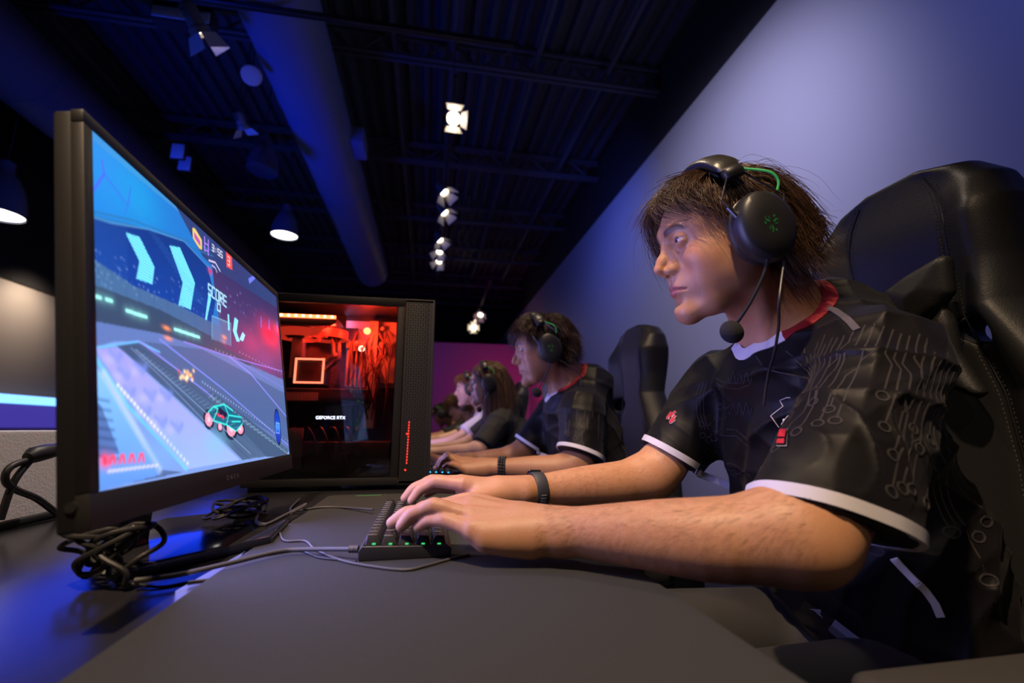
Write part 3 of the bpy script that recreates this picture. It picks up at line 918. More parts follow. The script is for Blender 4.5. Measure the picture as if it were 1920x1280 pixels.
# ------------------------------------------------------------------ desk, mats
DZ = .745; MZ = .7485
m_desk = mat('desk_laminate', (.018, .018, .022), .24, spec=.38, bump=(220, .04, .0006))
m_mat = mat('desk_mat_cloth', (.029, .030, .031), .85, spec=.2, noise=(600, (.038, .040, .041)), bump=(1400, .4, .0005))
t = empty('gaming_desk', (-.2, 3.2, 0), 'long black glossy desk shared by the row of players', 'desk')
MB().box((-.205, 3.2, DZ - .0175), (.89, 7.2, .035), bev=.006, seg=3).build('desk_top', m_desk, t)
MB().box((-.643, 3.2, DZ + .006), (.014, 7.2, .012), bev=.003).build('cable_ledge', m_black, t)
for y in (-.3, 1.18, 2.2, 3.2, 4.2, 5.2, 6.6):
    MB().box((.10, y, .355), (.06, .05, .71), bev=.004).box((-.50, y, .355), (.06, .05, .71), bev=.004).box((-.2, y, .02), (.7, .06, .04), bev=.004).build('desk_leg', m_black, t)
def deskmat(y0, y1, label, green=True):
    t = empty('desk_mat', (0, (y0 + y1) / 2, DZ), label, 'desk mat', 'dark cloth desk mats')
    pts = []
    for cx, cy, a in ((.212, y1 - .02, 0), (-.195, y1 - .02, 90), (-.195, y0 + .02, 180), (.212, y0 + .02, 270)):
        for k in range(7):
            an = math.radians(a + 15 * k); pts.append((cx + .02 * math.cos(an), cy + .02 * math.sin(an)))
    MB().prism(pts, DZ, MZ, bev=.0006).build('mat_cloth', m_mat, t)
    if green: MB().box((-.125, y1 - .018, MZ + .0002), (.055, .004, .0004)).build('printed_mark', mat('mat_green_print', (.05, .35, .12), .6), t)
deskmat(.16, 1.15, 'long dark grey desk mat under the nearest keyboard and hands')
deskmat(1.42, 2.12, 'dark desk mat under the second player\'s keyboard', False)

# ------------------------------------------------------------------ monitor
m_case = mat('monitor_plastic', (.024, .023, .024), .45, bump=(500, .15, .0004))
m_stand = mat('monitor_stand_gloss', (.02, .02, .024), .10, spec=.6)
MC = V3(-.274, .683, .997); MW, MH = .55, .35
MM = Matrix.Translation(MC) @ Matrix.Rotation(.011, 4, 'Z') @ Matrix.Rotation(-.164, 4, 'Y')     # x out of the screen, y along, z up
mon = empty('monitor', (MC.x - .06, MC.y, DZ), 'large black monitor on the left showing a car racing game', 'monitor')
def mon_local(x, y, X0=-.0008):
    Mi = MM.inverted(); o = Mi @ _C; d = Mi.to_3x3() @ ray(x, y)
    k = (X0 - o.x) / d.x; q = o + d * k; return q.y, q.z
c0 = mon_local(168, 258); c1 = mon_local(526, 556); c2 = mon_local(541, 851); c3 = mon_local(168, 925)
sy0 = -MW / 2 + .012; sy1 = MW / 2 - .010; sz1 = (c0[1] + c1[1]) / 2; sz0 = (c2[1] + c3[1]) / 2
# bezel as a ring, back shell behind
def ringbox(name, m):
    b = MB(); X0, X1 = -.010, .0
    for (ya, yb, za, zb) in ((-MW / 2, MW / 2, sz1, MH / 2), (-MW / 2, MW / 2, -MH / 2, sz0), (-MW / 2, sy0, sz0, sz1), (sy1, MW / 2, sz0, sz1)):
        b.box(((X0 + X1) / 2, (ya + yb) / 2, (za + zb) / 2), (X1 - X0, yb - ya, zb - za), M=MM, bev=.0012)
    return b.build(name, m, mon)
ringbox('bezel', m_case)
MB().box((-.014, 0, 0), (.018, MW - .001, MH - .001), M=MM, bev=.003).box((-.030, 0, -.01), (.03, MW * .6, MH * .6), M=MM, bev=.012).build('back_shell', m_case, mon)
Tn = MM @ Matrix.Rotation(math.pi / 2, 4, 'Z') @ Matrix.Rotation(math.pi / 2, 4, 'X')
v, f = text_mesh('O  M  E  N', .0085, .0003, offset=.0002)
bl = mon_local(435, 894)
MB().add([Tn @ V3(p.x + bl[0], p.y + bl[1], .0004) for p in v], f).build('brand_lettering', mat('lettering_grey', (.5, .47, .45), .4), mon)
q = mon_local(123, 965)
MB().tube([MM @ V3(-.012, -MW / 2 - .001, -MH / 2 + .02), MM @ V3(-.012, -MW / 2 + .004, -MH / 2 + .02)], .004, 12).build('power_button', m_case, mon)
MB().box((-.36, .665, .86), (.028, .075, .22), bev=.008).build('stand_neck', m_stand, mon)
MB().prism([(-.305, .565), (-.200, .697), (-.215, .84), (-.33, .91), (-.41, .86), (-.40, .68)], DZ + .0005, DZ + .013, bev=.002).build('stand_foot', m_stand, mon)
# ------------------------------------------------------------------ the picture on the screen, drawn procedurally
SWN, SHN = 660, 400
_gy = np.linspace(sy0, sy1, SWN); _gz = np.linspace(sz1, sz0, SHN)
IMG = np.zeros((SHN, SWN, 3), dtype=np.float32)
XX, YY = np.meshgrid(np.arange(SWN), np.arange(SHN))
def sp(x, y):
    a, b = mon_local(x, y)
    return ((a - sy0) / (sy1 - sy0) * (SWN - 1), (sz1 - b) / (sz1 - sz0) * (SHN - 1))
def srgb(r, g, b):
    return np.array([((c / 255 + .055) / 1.055) ** 2.4 if c > 10 else c / 255 / 12.92 for c in (r, g, b)], dtype=np.float32)
def inside(P):
    m = np.zeros(IMG.shape[:2], bool); n = len(P)
    for i in range(n):
        (x1, y1), (x2, y2) = P[i], P[(i + 1) % n]
        if abs(y2 - y1) < 1e-9: continue
        c = ((YY < y1) != (YY < y2)) & (XX < (x2 - x1) * (YY - y1) / (y2 - y1) + x1)
        m ^= c
    return m
def poly(pts, col, a=1.0, c2=None, hor=False):
    m = inside([sp(*p) for p in pts]).astype(np.float32) * a
    c = srgb(*col)
    if c2 is not None:
        ys = [sp(*p)[0 if hor else 1] for p in pts]; t = np.clip(((XX if hor else YY) - min(ys)) / (max(ys) - min(ys) + 1e-6), 0, 1)[..., None]
        c = c * (1 - t) + srgb(*c2) * t
    IMG[:] = IMG * (1 - m[..., None]) + c * m[..., None]
def seg(p, q, w):
    (x1, y1), (x2, y2) = p, q; dx, dy = x2 - x1, y2 - y1
    t = np.clip(((XX - x1) * dx + (YY - y1) * dy) / (dx * dx + dy * dy + 1e-9), 0, 1)
    return np.hypot(XX - x1 - t * dx, YY - y1 - t * dy) - w / 2
def line(pts, w, col, a=1.0, soft=1.0, glow=0):
    d = None; P = [sp(*p) for p in pts]
    for i in range(len(P) - 1):
        e = seg(P[i], P[i + 1], w); d = e if d is None else np.minimum(d, e)
    m = np.clip(.5 - d / soft, 0, 1) * a
    IMG[:] = IMG * (1 - m[..., None]) + srgb(*col) * m[..., None]
    if glow: IMG[:] += srgb(*col) * (np.exp(-np.maximum(d, 0) / glow) * .25 * a)[..., None]
def blob(x, y, rx, ry, col, a=.6):
    cx, cy = sp(x, y); m = np.exp(-(((XX - cx) / rx) ** 2 + ((YY - cy) / ry) ** 2)) * a
    IMG[:] = IMG * (1 - m[..., None]) + srgb(*col) * m[..., None]
def dots(p, q, n, r, col, a=1.0):
    for i in range(n):
        t = i / (n - 1); blob(p[0] + (q[0] - p[0]) * t, p[1] + (q[1] - p[1]) * t, r, r, col, a)
IMG[:] = srgb(60, 130, 190)
# sky part and upper stadium
poly([(160, 250), (530, 560), (530, 700), (160, 700)], (22, 120, 205), 1, (45, 90, 165), True)
poly([(300, 330), (540, 540), (540, 640), (380, 480)], (42, 60, 112))
blob(190, 330, 60, 70, (40, 140, 225), .6); blob(260, 370, 50, 40, (20, 160, 220), .5); blob(440, 500, 90, 40, (50, 50, 105), .6)
line([(172, 362), (196, 326), (192, 300)], 3, (70, 90, 240), .9); line([(196, 326), (240, 385), (246, 350)], 2.5, (60, 80, 220), .6); line([(240, 385), (236, 400)], 2, (60, 80, 220), .5)
for x0, y0, x1, y1 in ((168, 395, 400, 470), (168, 404, 400, 480)): line([(x0, y0), (250, y0 + 18), (x1, y1)], 3, (40, 105, 160), .7)
# big board with chevrons
poly([(168, 405), (210, 418), (280, 430), (345, 452), (390, 500), (405, 560), (398, 604), (330, 570), (250, 535), (168, 480)], (12, 48, 120), 1, (16, 60, 150))
for i in range(16): line([(170, 412 + i * 5), (240, 428 + i * 6.5)], .8, (50, 110, 190), .45)
for ch in ([(236, 436), (262, 444), (290, 500), (286, 533), (256, 522), (262, 490)], [(318, 460), (338, 464), (366, 530), (358, 580), (335, 572), (343, 530)]):
    poly(ch, (120, 225, 250)); P = [sp(*p) for p in ch]; m = inside(P) & ((YY % 4) < 1); IMG[m] = srgb(50, 150, 220)
line([(168, 405), (210, 418), (280, 430), (345, 452), (390, 500), (405, 560)], 2, (90, 150, 200), .6)
# wall band below the board
poly([(168, 480), (250, 535), (330, 570), (398, 604), (440, 630), (540, 690), (540, 720), (400, 650), (280, 600), (168, 560)], (66, 104, 150), 1, (70, 80, 130), True)
for i in range(9): line([(185 + i * 26, 492 + i * 13), (185 + i * 26, 560 + i * 10)], 1, (40, 70, 115), .6)
poly([(168, 530), (300, 580), (400, 632), (470, 668), (470, 690), (300, 625), (168, 600)], (52, 70, 100))
for (x, y) in ((184, 556), (205, 562), (243, 583), (257, 588), (270, 592), (333, 618), (345, 622), (357, 626), (369, 630)): line([(x - 5, y - 1), (x + 5, y + 2)], 4, (150, 235, 225), .95, glow=3)
# right-hand stands with red haze
poly([(398, 500), (540, 590), (540, 720), (420, 650), (405, 560)], (48, 42, 92), 1, (90, 60, 110))
for i in range(40):
    x = 405 + random.random() * 125; y = 520 + (x - 405) * .55 + random.random() * 70
    blob(x, y, 3, 2, random.choice([(90, 90, 170), (60, 60, 110), (130, 120, 190)]), .7)
blob(505, 625, 60, 26, (235, 30, 70), .85); blob(520, 618, 26, 12, (255, 60, 80), .9); blob(470, 640, 50, 30, (150, 60, 120), .5); blob(500, 680, 70, 30, (130, 70, 140), .55)
for x in (490, 505, 520): line([(x, 595 + (x - 490) * .3), (x, 612 + (x - 490) * .3)], 3, (60, 110, 255), .9, glow=2)
# field
poly([(168, 600), (300, 625), (420, 665), (540, 715), (545, 860), (430, 760), (300, 700), (168, 660)], (92, 116, 178), 1, (88, 108, 165))
poly([(270, 640), (380, 655), (540, 740), (540, 830), (440, 770), (330, 690)], (74, 96, 146))
line([(345, 640), (430, 668), (545, 700)], 2, (150, 130, 240), .8); line([(430, 668), (470, 700), (545, 790)], 3, (140, 140, 250), .85)
line([(440, 672), (545, 735)], 1.6, (130, 130, 230), .7); line([(300, 636), (420, 730), (545, 838)], 2.5, (130, 140, 245), .8)
dots((450, 660), (540, 705), 16, 1.3, (230, 235, 255), .9); dots((405, 655), (440, 668), 6, 1.2, (230, 235, 255), .8)
# track bands
poly([(168, 655), (215, 640), (260, 640), (330, 690), (430, 770), (545, 850), (540, 860), (168, 925)], (120, 150, 215))
poly([(215, 645), (262, 640), (400, 745), (520, 852), (455, 862), (330, 745), (240, 665)], (62, 84, 122), 1, (80, 104, 140), True)
for k in range(5): line([(228 + k * 6, 650 - k), (330 + k * 8, 730 - k * 4), (470 + k * 9, 862 - k * 8)], 1, (34, 48, 78), .6)
poly([(385, 735), (400, 735), (540, 842), (540, 856), (500, 856)], (64, 86, 120))
for i in range(22): line([(392 + i * 7, 745 + i * 5), (400 + i * 7, 738 + i * 5.6)], 1, (150, 190, 220), .7); line([(392 + i * 7, 738 + i * 5), (402 + i * 7, 750 + i * 5.2)], 1, (150, 190, 220), .6)
dots((380, 716), (540, 826), 34, 1.2, (220, 235, 255), .9)
poly([(180, 655), (222, 652), (330, 750), (450, 862), (345, 880), (250, 760)], (158, 150, 240), 1, (150, 175, 250))
for (x, y) in ((215, 668), (232, 700), (262, 690), (280, 740), (300, 790), (330, 800), (310, 740), (240, 735), (270, 770)):
    line([(x - 8, y - 8), (x + 6, y + 8), (x + 12, y - 4)], 7, (105, 130, 220), .5, soft=4); blob(x + 4, y, 12, 8, (120, 140, 225), .5); blob(x - 10, y + 6, 10, 6, (190, 185, 250), .5)
line([(172, 660), (240, 760), (350, 880)], 5, (90, 200, 250), .75, soft=2); line([(176, 652), (260, 640), (300, 660)], 2.5, (110, 190, 255), .8)
line([(262, 640), (330, 690), (400, 745)], 2, (150, 135, 250), .8)
poly([(168, 700), (200, 740), (300, 880), (345, 885), (245, 905), (168, 760)], (55, 70, 110), .85)
dots((222, 722), (352, 868), 22, 2.3, (240, 245, 255), .95)
poly([(168, 670), (190, 700), (300, 890), (168, 925)], (130, 190, 245), 1, (90, 140, 225))
poly([(168, 740), (190, 760), (225, 850), (168, 860)], (70, 90, 150), .8)
for i in range(7): line([(168, 745 + i * 18), (205 + i * 3, 752 + i * 18)], 3, (35, 55, 105), .55, soft=3)
line([(195, 700), (300, 880)], 9, (190, 215, 250), .6, soft=6)
blob(300, 850, 60, 22, (120, 170, 250), .5); blob(405, 830, 40, 22, (120, 190, 225), .5)
# caption lower left
for i in range(9): line([(198 + i * 9, 868 - i * .5), (198 + i * 9 + (3 if i % 2 else -2), 856 - i * .6)], 4.5, (240, 70, 105), .9, soft=2)
blob(198, 864, 9, 7, (255, 60, 90), .9)
for i in range(12): line([(204 + i * 8, 884 - i), (208 + i * 8, 882 - i)], 3.5, (225, 215, 255), .7, soft=2)
# big car
def car(cx, cy, s, body, wheel, line_):
    q = lambda a, b_: (cx + a * s, cy + b_ * s)
    for a, b_, r in ((-29, 4, 11), (13, 22, 13), (30, 22, 9), (-8, 18, 6)):
        X, Y = sp(*q(a, b_)); ex = abs(sp(*q(a + 8, b_))[0] - X) * 1.0 * r / 11; ey = r * s * 1.15
        d = np.hypot((XX - X) / ex, (YY - Y) / ey)
        IMG[d < 1.25] = srgb(22, 34, 60); IMG[d < .85] = srgb(*wheel); IMG[d < .35] = srgb(235, 190, 215)
    poly([q(*p) for p in ((-30, -10), (-20, -22), (-10, -22), (0, -24), (14, -12), (32, 0), (34, 12), (22, 26), (4, 14), (-12, 10), (-22, 6))], body)
    poly([q(*p) for p in ((-18, -12), (-8, -18), (6, -6), (0, 4), (-16, -4))], (35, 20, 55))
    poly([q(*p) for p in ((-14, -8), (0, -1), (-1, 3), (-14, -4))], (235, 60, 90))
    for P in ([(-30, -10), (-20, -20), (-12, -16), (-20, 4)], [(-20, -20), (0, -24), (16, -12)], [(0, -24), (8, -4), (32, 0)], [(8, -4), (4, 14), (22, 26), (34, 12)], [(-22, 6), (-8, 10), (4, 14)], [(14, 8), (30, 8)]):
        line([q(*p) for p in P], 2.4, line_, .95)
car(421, 782, 1.0, (24, 95, 125), (255, 150, 175), (60, 235, 225))
# small orange car and lights
rs_ = random.Random(3)
for i in range(26): blob(350 + rs_.gauss(0, 7), 707 + rs_.gauss(0, 5), 3.2, 2.6, rs_.choice([(245, 150, 60), (255, 215, 140), (210, 90, 60), (250, 235, 200), (90, 60, 80)]), .9)
for x, y in ((316, 634), (420, 640), (313, 615)): blob(x, y, 9, 3, (255, 150, 90), .9)
poly([(398, 592), (433, 606), (433, 648), (398, 636)], (96, 120, 170), .6); line([(398, 636), (398, 592), (433, 606), (433, 648)], 1.5, (120, 200, 220), .8)
blob(421, 632, 9, 3.5, (255, 150, 110), .95)
for ch in ([(440, 595), (447, 600), (444, 622), (450, 640), (444, 640), (437, 620)], [(427, 588), (430, 590), (431, 620), (428, 618)], [(455, 622), (460, 628), (456, 640), (449, 636)]): poly(ch, (130, 220, 250))
poly([(392, 545), (396, 560), (388, 600), (385, 598)], (120, 215, 245))
# scoreboard heading and numbers
GL = {'S': [[(1, 0), (0, 0), (0, .5), (1, .5), (1, 1), (0, 1)]], 'C': [[(1, 0), (0, 0), (0, 1), (1, 1)]], 'O': [[(0, 0), (1, 0), (1, 1), (0, 1), (0, 0)]],
      'R': [[(0, 1), (0, 0), (1, 0), (1, .5), (0, .5), (1, 1)]], 'E': [[(1, 0), (0, 0), (0, 1), (1, 1)], [(0, .5), (1, .5)]],
      '3': [[(0, 0), (1, 0), (1, 1), (0, 1)], [(0, .5), (1, .5)]], '5': [[(1, 0), (0, 0), (0, .5), (1, .5), (1, 1), (0, 1)]], ':': [[(.5, .25), (.5, .35)], [(.5, .7), (.5, .8)]],
      '0': [[(0, 0), (1, 0), (1, 1), (0, 1), (0, 0)]]}
def word(s, p, q, h, w, col):
    n = len(s)
    for i, c in enumerate(s):
        bx = p[0] + (q[0] - p[0]) * i / n; by = p[1] + (q[1] - p[1]) * i / n; ux = (q[0] - p[0]) / n * .68; uy = (q[1] - p[1]) / n * .68
        for st in GL[c]: line([(bx + ux * a, by + uy * a + h * b_) for a, b_ in st], w, col, .95)
word('SCORE', (391, 532), (427, 558), 19, 3.2, (170, 225, 250)); word('0', (408, 568), (416, 573), 13, 3, (170, 225, 250))
word('3:55', (398, 458), (419, 474), 11, 2.2, (215, 215, 235))
poly([(424, 468), (435, 476), (436, 506), (425, 500)], (225, 75, 70)); word('3', (427, 480), (433, 485), 15, 2, (245, 200, 210))
poly([(361, 427), (366, 428), (379, 450), (379, 468), (374, 466), (362, 446)], (220, 190, 110)); poly([(364, 434), (376, 452), (376, 462), (365, 446)], (175, 80, 170))
line([(384, 444), (384, 470)], 3, (170, 130, 245), .9); line([(391, 450), (391, 478)], 3, (170, 130, 245), .9); line([(384, 455), (391, 460)], 2.5, (170, 130, 245), .9); line([(384, 468), (391, 471)], 2.5, (170, 130, 245), .9)
line([(392, 488), (404, 492), (413, 508)], 3, (210, 200, 240), .9); line([(398, 497), (404, 502), (407, 510)], 2.5, (210, 200, 240), .8); blob(394, 508, 7, 5, (215, 35, 80), .9)
poly([(466, 522), (476, 516), (479, 522), (468, 532)], (110, 120, 245), .9)
# crowd glitter and crosswise track marks
for i in range(150):
    t = rs_.random(); x = 172 + t * 360; y0 = 470 + t * 130
    blob(x, y0 + rs_.uniform(-8, 60) * (1 - t * .3), 1.4, 1.2, rs_.choice([(120, 160, 220), (60, 90, 160), (150, 190, 240)]), .4)
for i in range(30): line([(190 + i * 6, 300 + i * 9), (196 + i * 7, 306 + i * 9.5)], 1, (60, 130, 210), .3)
for i in range(26): line([(262 + i * 7, 668 + i * 5.4), (272 + i * 7, 664 + i * 5.4)], 1, (130, 160, 205), .5)
line([(255, 655), (345, 735), (470, 850)], 1.5, (150, 180, 225), .6); line([(246, 652), (325, 728), (450, 858)], 1.5, (140, 165, 215), .5)
# boost gauge
X, Y = sp(521, 800); d = np.hypot((XX - X) / 22, (YY - Y) / 42); IMG[d < 1] = srgb(20, 60, 185); m = (d > .86) & (d < 1); IMG[m] = srgb(18, 28, 80)
blob(521, 800, 14, 9, (70, 160, 255), .8); line([(518, 792), (524, 794), (524, 812), (518, 811), (518, 792)], 1.6, (150, 200, 255), .9)
# soften
def blur(a, k):
    for _ in range(k):
        p = np.pad(a, ((1, 1), (1, 1), (0, 0)), 'edge'); a = (p[:-2, 1:-1] + p[2:, 1:-1] + p[1:-1, :-2] + p[1:-1, 2:] + 2 * p[1:-1, 1:-1]) / 6
    return a
IMG = blur(IMG, 1)
vy, vz = np.meshgrid(_gy, _gz)
A = np.array(MM)
L = np.stack([np.full(vy.shape, -.0010), vy, vz], -1).reshape(-1, 3)
V = L @ A[:3, :3].T + A[:3, 3]
i, j = np.meshgrid(np.arange(SHN - 1), np.arange(SWN - 1), indexing='ij'); k = i * SWN + j
f = np.stack([k, k + SWN, k + SWN + 1, k + 1], -1).reshape(-1, 4)
me = bpy.data.meshes.new('screen')
me.vertices.add(len(V)); me.vertices.foreach_set('co', V.astype(np.float32).ravel())
me.loops.add(f.size); me.loops.foreach_set('vertex_index', f.astype(np.int32).ravel())
me.polygons.add(len(f)); me.polygons.foreach_set('loop_start', np.arange(0, f.size, 4, dtype=np.int32))
me.update(calc_edges=True)
ca = me.attributes.new('picture', 'FLOAT_COLOR', 'POINT')
ca.data.foreach_set('color', np.concatenate([IMG.reshape(-1, 3), np.ones((SHN * SWN, 1), np.float32)], 1).astype(np.float32).ravel())
m_scr = mat('screen_picture', (.01, .01, .012), .35)
nt = m_scr.node_tree; a = nt.nodes.new('ShaderNodeAttribute'); a.attribute_name = 'picture'
pb = nt.nodes['Principled BSDF']; nt.links.new(a.outputs['Color'], pb.inputs['Emission Color']); pb.inputs['Emission Strength'].default_value = 1.35
m_scr.cycles.emission_sampling = 'NONE'
link('screen', me, m_scr, mon)
# ------------------------------------------------------------------ people, clothes
def unit(v): v = Vector(v); return v.normalized()
def lerp(a, b, t): return Vector(a) * (1 - t) + Vector(b) * t
def ring_pts(c, n, r, k=28, sy=1.0, ax=None):
    n = unit(n); x = n.orthogonal().normalized() if ax is None else unit(Vector(ax) - n * n.dot(Vector(ax))); y = n.cross(x)
    return [Vector(c) + x * math.cos(6.28318 * i / k) * r * sy + y * math.sin(6.28318 * i / k) * r for i in range(k)]
def plane_clip(F0, c, n):
    """wraps a distance function so it ends at the plane through c with normal n"""
    c = _a(c); n = _a(unit(n))
    return lambda P: np.maximum(F0(P), (P - c) @ n)
def cone_fn(a, b, ra, rb, sy=1, ax=None):
    G = Field(); G.cone(a, b, ra, rb, sy=sy, ax=ax); return G.items[0][0], G.items[0][1], G.items[0][2]

def person(name, label, group, HM, J, skin, hair, shirt, res=.0018, fine=None, hs=.945, tips=None, trousers=True, slim=1.0, hand_up=None, grow=1.0, look=(.0, 0), iris=(.10, .055, .03), seed=1, eyes=True):
    root = empty(name, (J['hip'][0], J['hip'][1], 0), label, 'person', group)
    g = grow
    F = Field()
    head_field(F, HM, fem=slim < 1)
    nb = Vector(J['neck']); hip = Vector(J['hip']); chest = Vector(J['chest']); waist = Vector(J['waist'])
    F.cone(HM @ V3(-.022, 0, -.045), nb, .050 * slim * g, .054 * slim * g, .025)
    F.cone(HM @ V3(-.060, 0, -.03), nb + V3(.035, 0, .01), .040 * slim * g, .048 * slim * g, .03)
    # sternomastoid and collar bones
    mid = nb + (chest - nb) * .30 + V3(-.055, 0, .0)
    for s in (1, -1): F.cone(HM @ V3(-.005, s * .058, -.035), mid + V3(0, -s * .012, 0), .012, .010, .018)
    F.chain([nb + V3(.0, 0, -.03), chest, waist, hip], [.060 * g, .080 * g, .085 * g, .10 * g], .05, sy=1.4, ax=(0, 1, 0))
    hands = []
    for k, sd in (('L', -1), ('R', 1)):
        sh, el, wr = Vector(J['sh' + k]), Vector(J['el' + k]), Vector(J['wr' + k])
        F.cone(nb + V3(.01, sd * .03, -.02), sh, .040 * slim * g, .048 * slim * g, .03)
        q = slim * g
        bend = el + (unit(sh - el) + unit(wr - el)) * .012
        F.limb([sh, lerp(sh, el, .4), lerp(sh, el, .8), bend], [.050 * q, .047 * q, .041 * q, .040 * q], .02, n=3)
        F.limb([lerp(sh, el, .86), bend, lerp(el, wr, .25), lerp(el, wr, .5), lerp(el, wr, .8), wr, lerp(wr, el, -.08)],
               [.036 * q, .039 * q, .0405 * q, .036 * q, .0275 * q, .0235 * q, .0225 * q], .03, n=3)
        F.ell(el + unit(el - sh) * .006 + unit(el - wr) * .014, .022 * g, .03)     # elbow point
        up = Vector((hand_up or {}).get(k, (0, 0, 1)))
        hd = Vector(J.get('hd' + k) or (wr - el) * .5 + V3(-.15, 0, 0.0))
        # thumb on local +y*s; local y = up x d
        s = -1 if k == 'L' else 1
        hands.append(hand_field(F, wr, unit(hd), up, s, tips=(tips or {}).get(k), sc=g * slim, thumb=(tips or {}).get(k + 'T')))
    pts = [HM.translation, sh, hip] + [Vector(J[a + b]) for a in ('sh', 'el', 'wr') for b in 'LR'] + [Vector(h[0]) for hh in hands for h in hh] + [Vector(h[3]) for hh in hands for h in hh]
    lo = [min(p[i] for p in pts) for i in range(3)]; hi = [max(p[i] for p in pts) for i in range(3)]
    lo = [lo[0] - .06, lo[1] - .11, max(min(hip.z - .15, lo[2] - .05), lo[2] - .3)]; hi = [max(hi[0] + .12, hip.x + .16), hi[1] + .11, HM.translation.z + .17]
    me = F.mesh(lo, hi, res, 'body')
    face_attrs(me, HM)
    body = link('body', me, skin, root)
    if eyes:
        for s in (1, -1): make_eye(HM, s, root, iris, look)
    return root, body, F, hands

def jersey(root, HM, J, m, creases=(), res=.0035, g=1.0, loose=1.0, sl=(.62, .62), vneck=True, folds=.0035, name='jersey', trap=.060, sleeve_r=None, sleeve_n=None, sleeve_c=None):
    F = Field()
    nb = Vector(J['neck']); hip = Vector(J['hip']); chest = Vector(J['chest']); waist = Vector(J['waist'])
    nape = Vector(J.get('nape', nb + V3(.045, 0, .02)))
    F.chain([nb + V3(.005, 0, -.05), chest, waist, hip], [.088 * g, .108 * g, .118 * g, .128 * g], .05, sy=1.5, ax=(0, 1, 0))
    F.cone(nape + V3(0, 0, -.04), chest + V3(.03, 0, 0), .062 * g, .08 * g, .05)
    for a, b_, ra, rb in J.get('yoke', []): F.cone(a, b_, ra, rb, .04, sy=1.3, ax=(0, 1, 0))
    ends = []
    for i, (k, sd) in enumerate((('L', -1), ('R', 1))):
        sh, el = Vector(J['sh' + k]), Vector(J['el' + k])
        F.cone(nape + V3(-.01, sd * .045, -.055), sh + V3(0, -sd * .01, -.0), trap * .80 * g, trap * g, .045)
        ce = Vector(sleeve_c[i]) if sleeve_c else lerp(sh, el, sl[i])
        n = unit(sleeve_n[i]) if sleeve_n else unit(ce - sh)
        r = sleeve_r[i] if sleeve_r else .066 * g * loose
        far = ce + unit(ce - sh) * .05
        fn, c, R = cone_fn(sh, far, .062 * g, r)
        F.custom(plane_clip(fn, ce, n), c, R, .035)
        ends.append((ce, n, r, sh))
        H_ = Field(); q_ = g; dn_ = unit(el - sh); H_.limb([sh, lerp(sh, el, .4), lerp(sh, el, .8), el, el + dn_ * .05], [.058 * q_, .056 * q_, .051 * q_, .050 * q_, .050 * q_], n=3)
        F.custom(plane_clip(H_.items[0][0], ce, n), H_.items[0][1], H_.items[0][2], .02)
    hem = J.get('hem', hip.z + .04)
    fn = lambda P: hem - P[..., 2]
    F.custom(fn, hip + V3(0, 0, -.1), .5, .01, 'i')
    rs = random.Random(5)
    ks = [(V3(rs.uniform(-1, 1), rs.uniform(-.5, .5), rs.uniform(-.8, .8)).normalized() * rs.uniform(24, 48), V3(rs.uniform(-1, 1), rs.uniform(-1, 1), rs.uniform(-1, 1)).normalized() * rs.uniform(9, 18), rs.uniform(0, 6)) for _ in range(4)]
    def fold(P):
        o = 0
        for k, q, ph in ks:
            s_ = np.sin(P @ _a(k) + 2.2 * np.sin(P @ _a(q) + ph)); o = o + (1 - np.abs(s_)) ** 2 - .33
        w = 1.0
        ex = 0
        for cc, rr, kk, am in creases:
            g_ = np.exp(-((P - _a(cc)) ** 2).sum(-1) / (rr * rr)); ex = ex + am * g_ * ((1 - np.abs(np.sin(P @ _a(kk) + 1.3 * np.sin(P[..., 2] * 31 + P[..., 0] * 23)))) ** 3 - .25)
        for ce, n, r_, sh in ends:
            w = w * sm(np.sqrt(((P - _a(ce)) ** 2).sum(-1)), .06, .16)
        return -folds * o * (w * .8 + .2) - ex
    F.custom(fold, chest, 1.5, .01, 'd')
    for ce, n, r_, sh in ends:      # hollow sleeve mouths
        pass
    # neck opening
    neckdir = unit(HM @ V3(-.03, 0, -.04) - nb)
    ND = neckdir
    na = nb - neckdir * .02 + V3(.006, 0, .0)
    F.cone(na, nb + neckdir * .16, .056 * g, .085 * g, .003, 's')
    cuts = [F.items[-1][0]]
    if vneck:
        vp = Vector(J['vneck'])
        F.cone(vp + V3(-.06, 0, .016), nb + V3(-.05, 0, .045), .001, .043 * g, .003, 's')
        cuts.append(F.items[-1][0])
    pts = [chest, hip, nape] + [e[0] for e in ends] + [Vector(J['shL']), Vector(J['shR'])]
    lo = [min(p[i] for p in pts) - .17 for i in range(3)]; hi = [max(p[i] for p in pts) + .17 for i in range(3)]
    lo[2] = max(lo[2], hem - .02)
    me = F.mesh(lo, hi, res, name)
    o = link(name, me, m, root)
    bvh = BVHTree.FromPolygons([v.co for v in me.vertices], [tuple(p.vertices) for p in me.polygons])
    # rim of the neck opening
    P = verts_np(me); cd = np.min([c(P) for c in cuts], 0)
    full = Field(); full.items = [it for it in F.items if it[4] != 's']
    fd = full.ev(P)
    mk = (np.abs(cd) < res * 1.1) & (np.abs(fd) < res * 1.3) & (np.linalg.norm(P - _a(nb), axis=1) < .16)
    Q = P[mk]; Tn_ = frame(nb, ND); Ti = np.array(Tn_.inverted(), dtype=np.float32)
    ql = Q @ Ti[:3, :3].T + Ti[:3, 3]; an = np.arctan2(ql[:, 2], ql[:, 1]); NB = 64; rim = []
    for i in range(NB):
        a0 = -math.pi + 2 * math.pi * (i + .5) / NB
        dd = np.abs((an - a0 + math.pi) % (2 * math.pi) - math.pi) < .09
        if dd.any(): rim.append(Vector(Q[dd].mean(0).tolist()))
    o['rim_n'] = len(rim)
    del o['rim_n']
    return o, bvh, ends, rim, ND

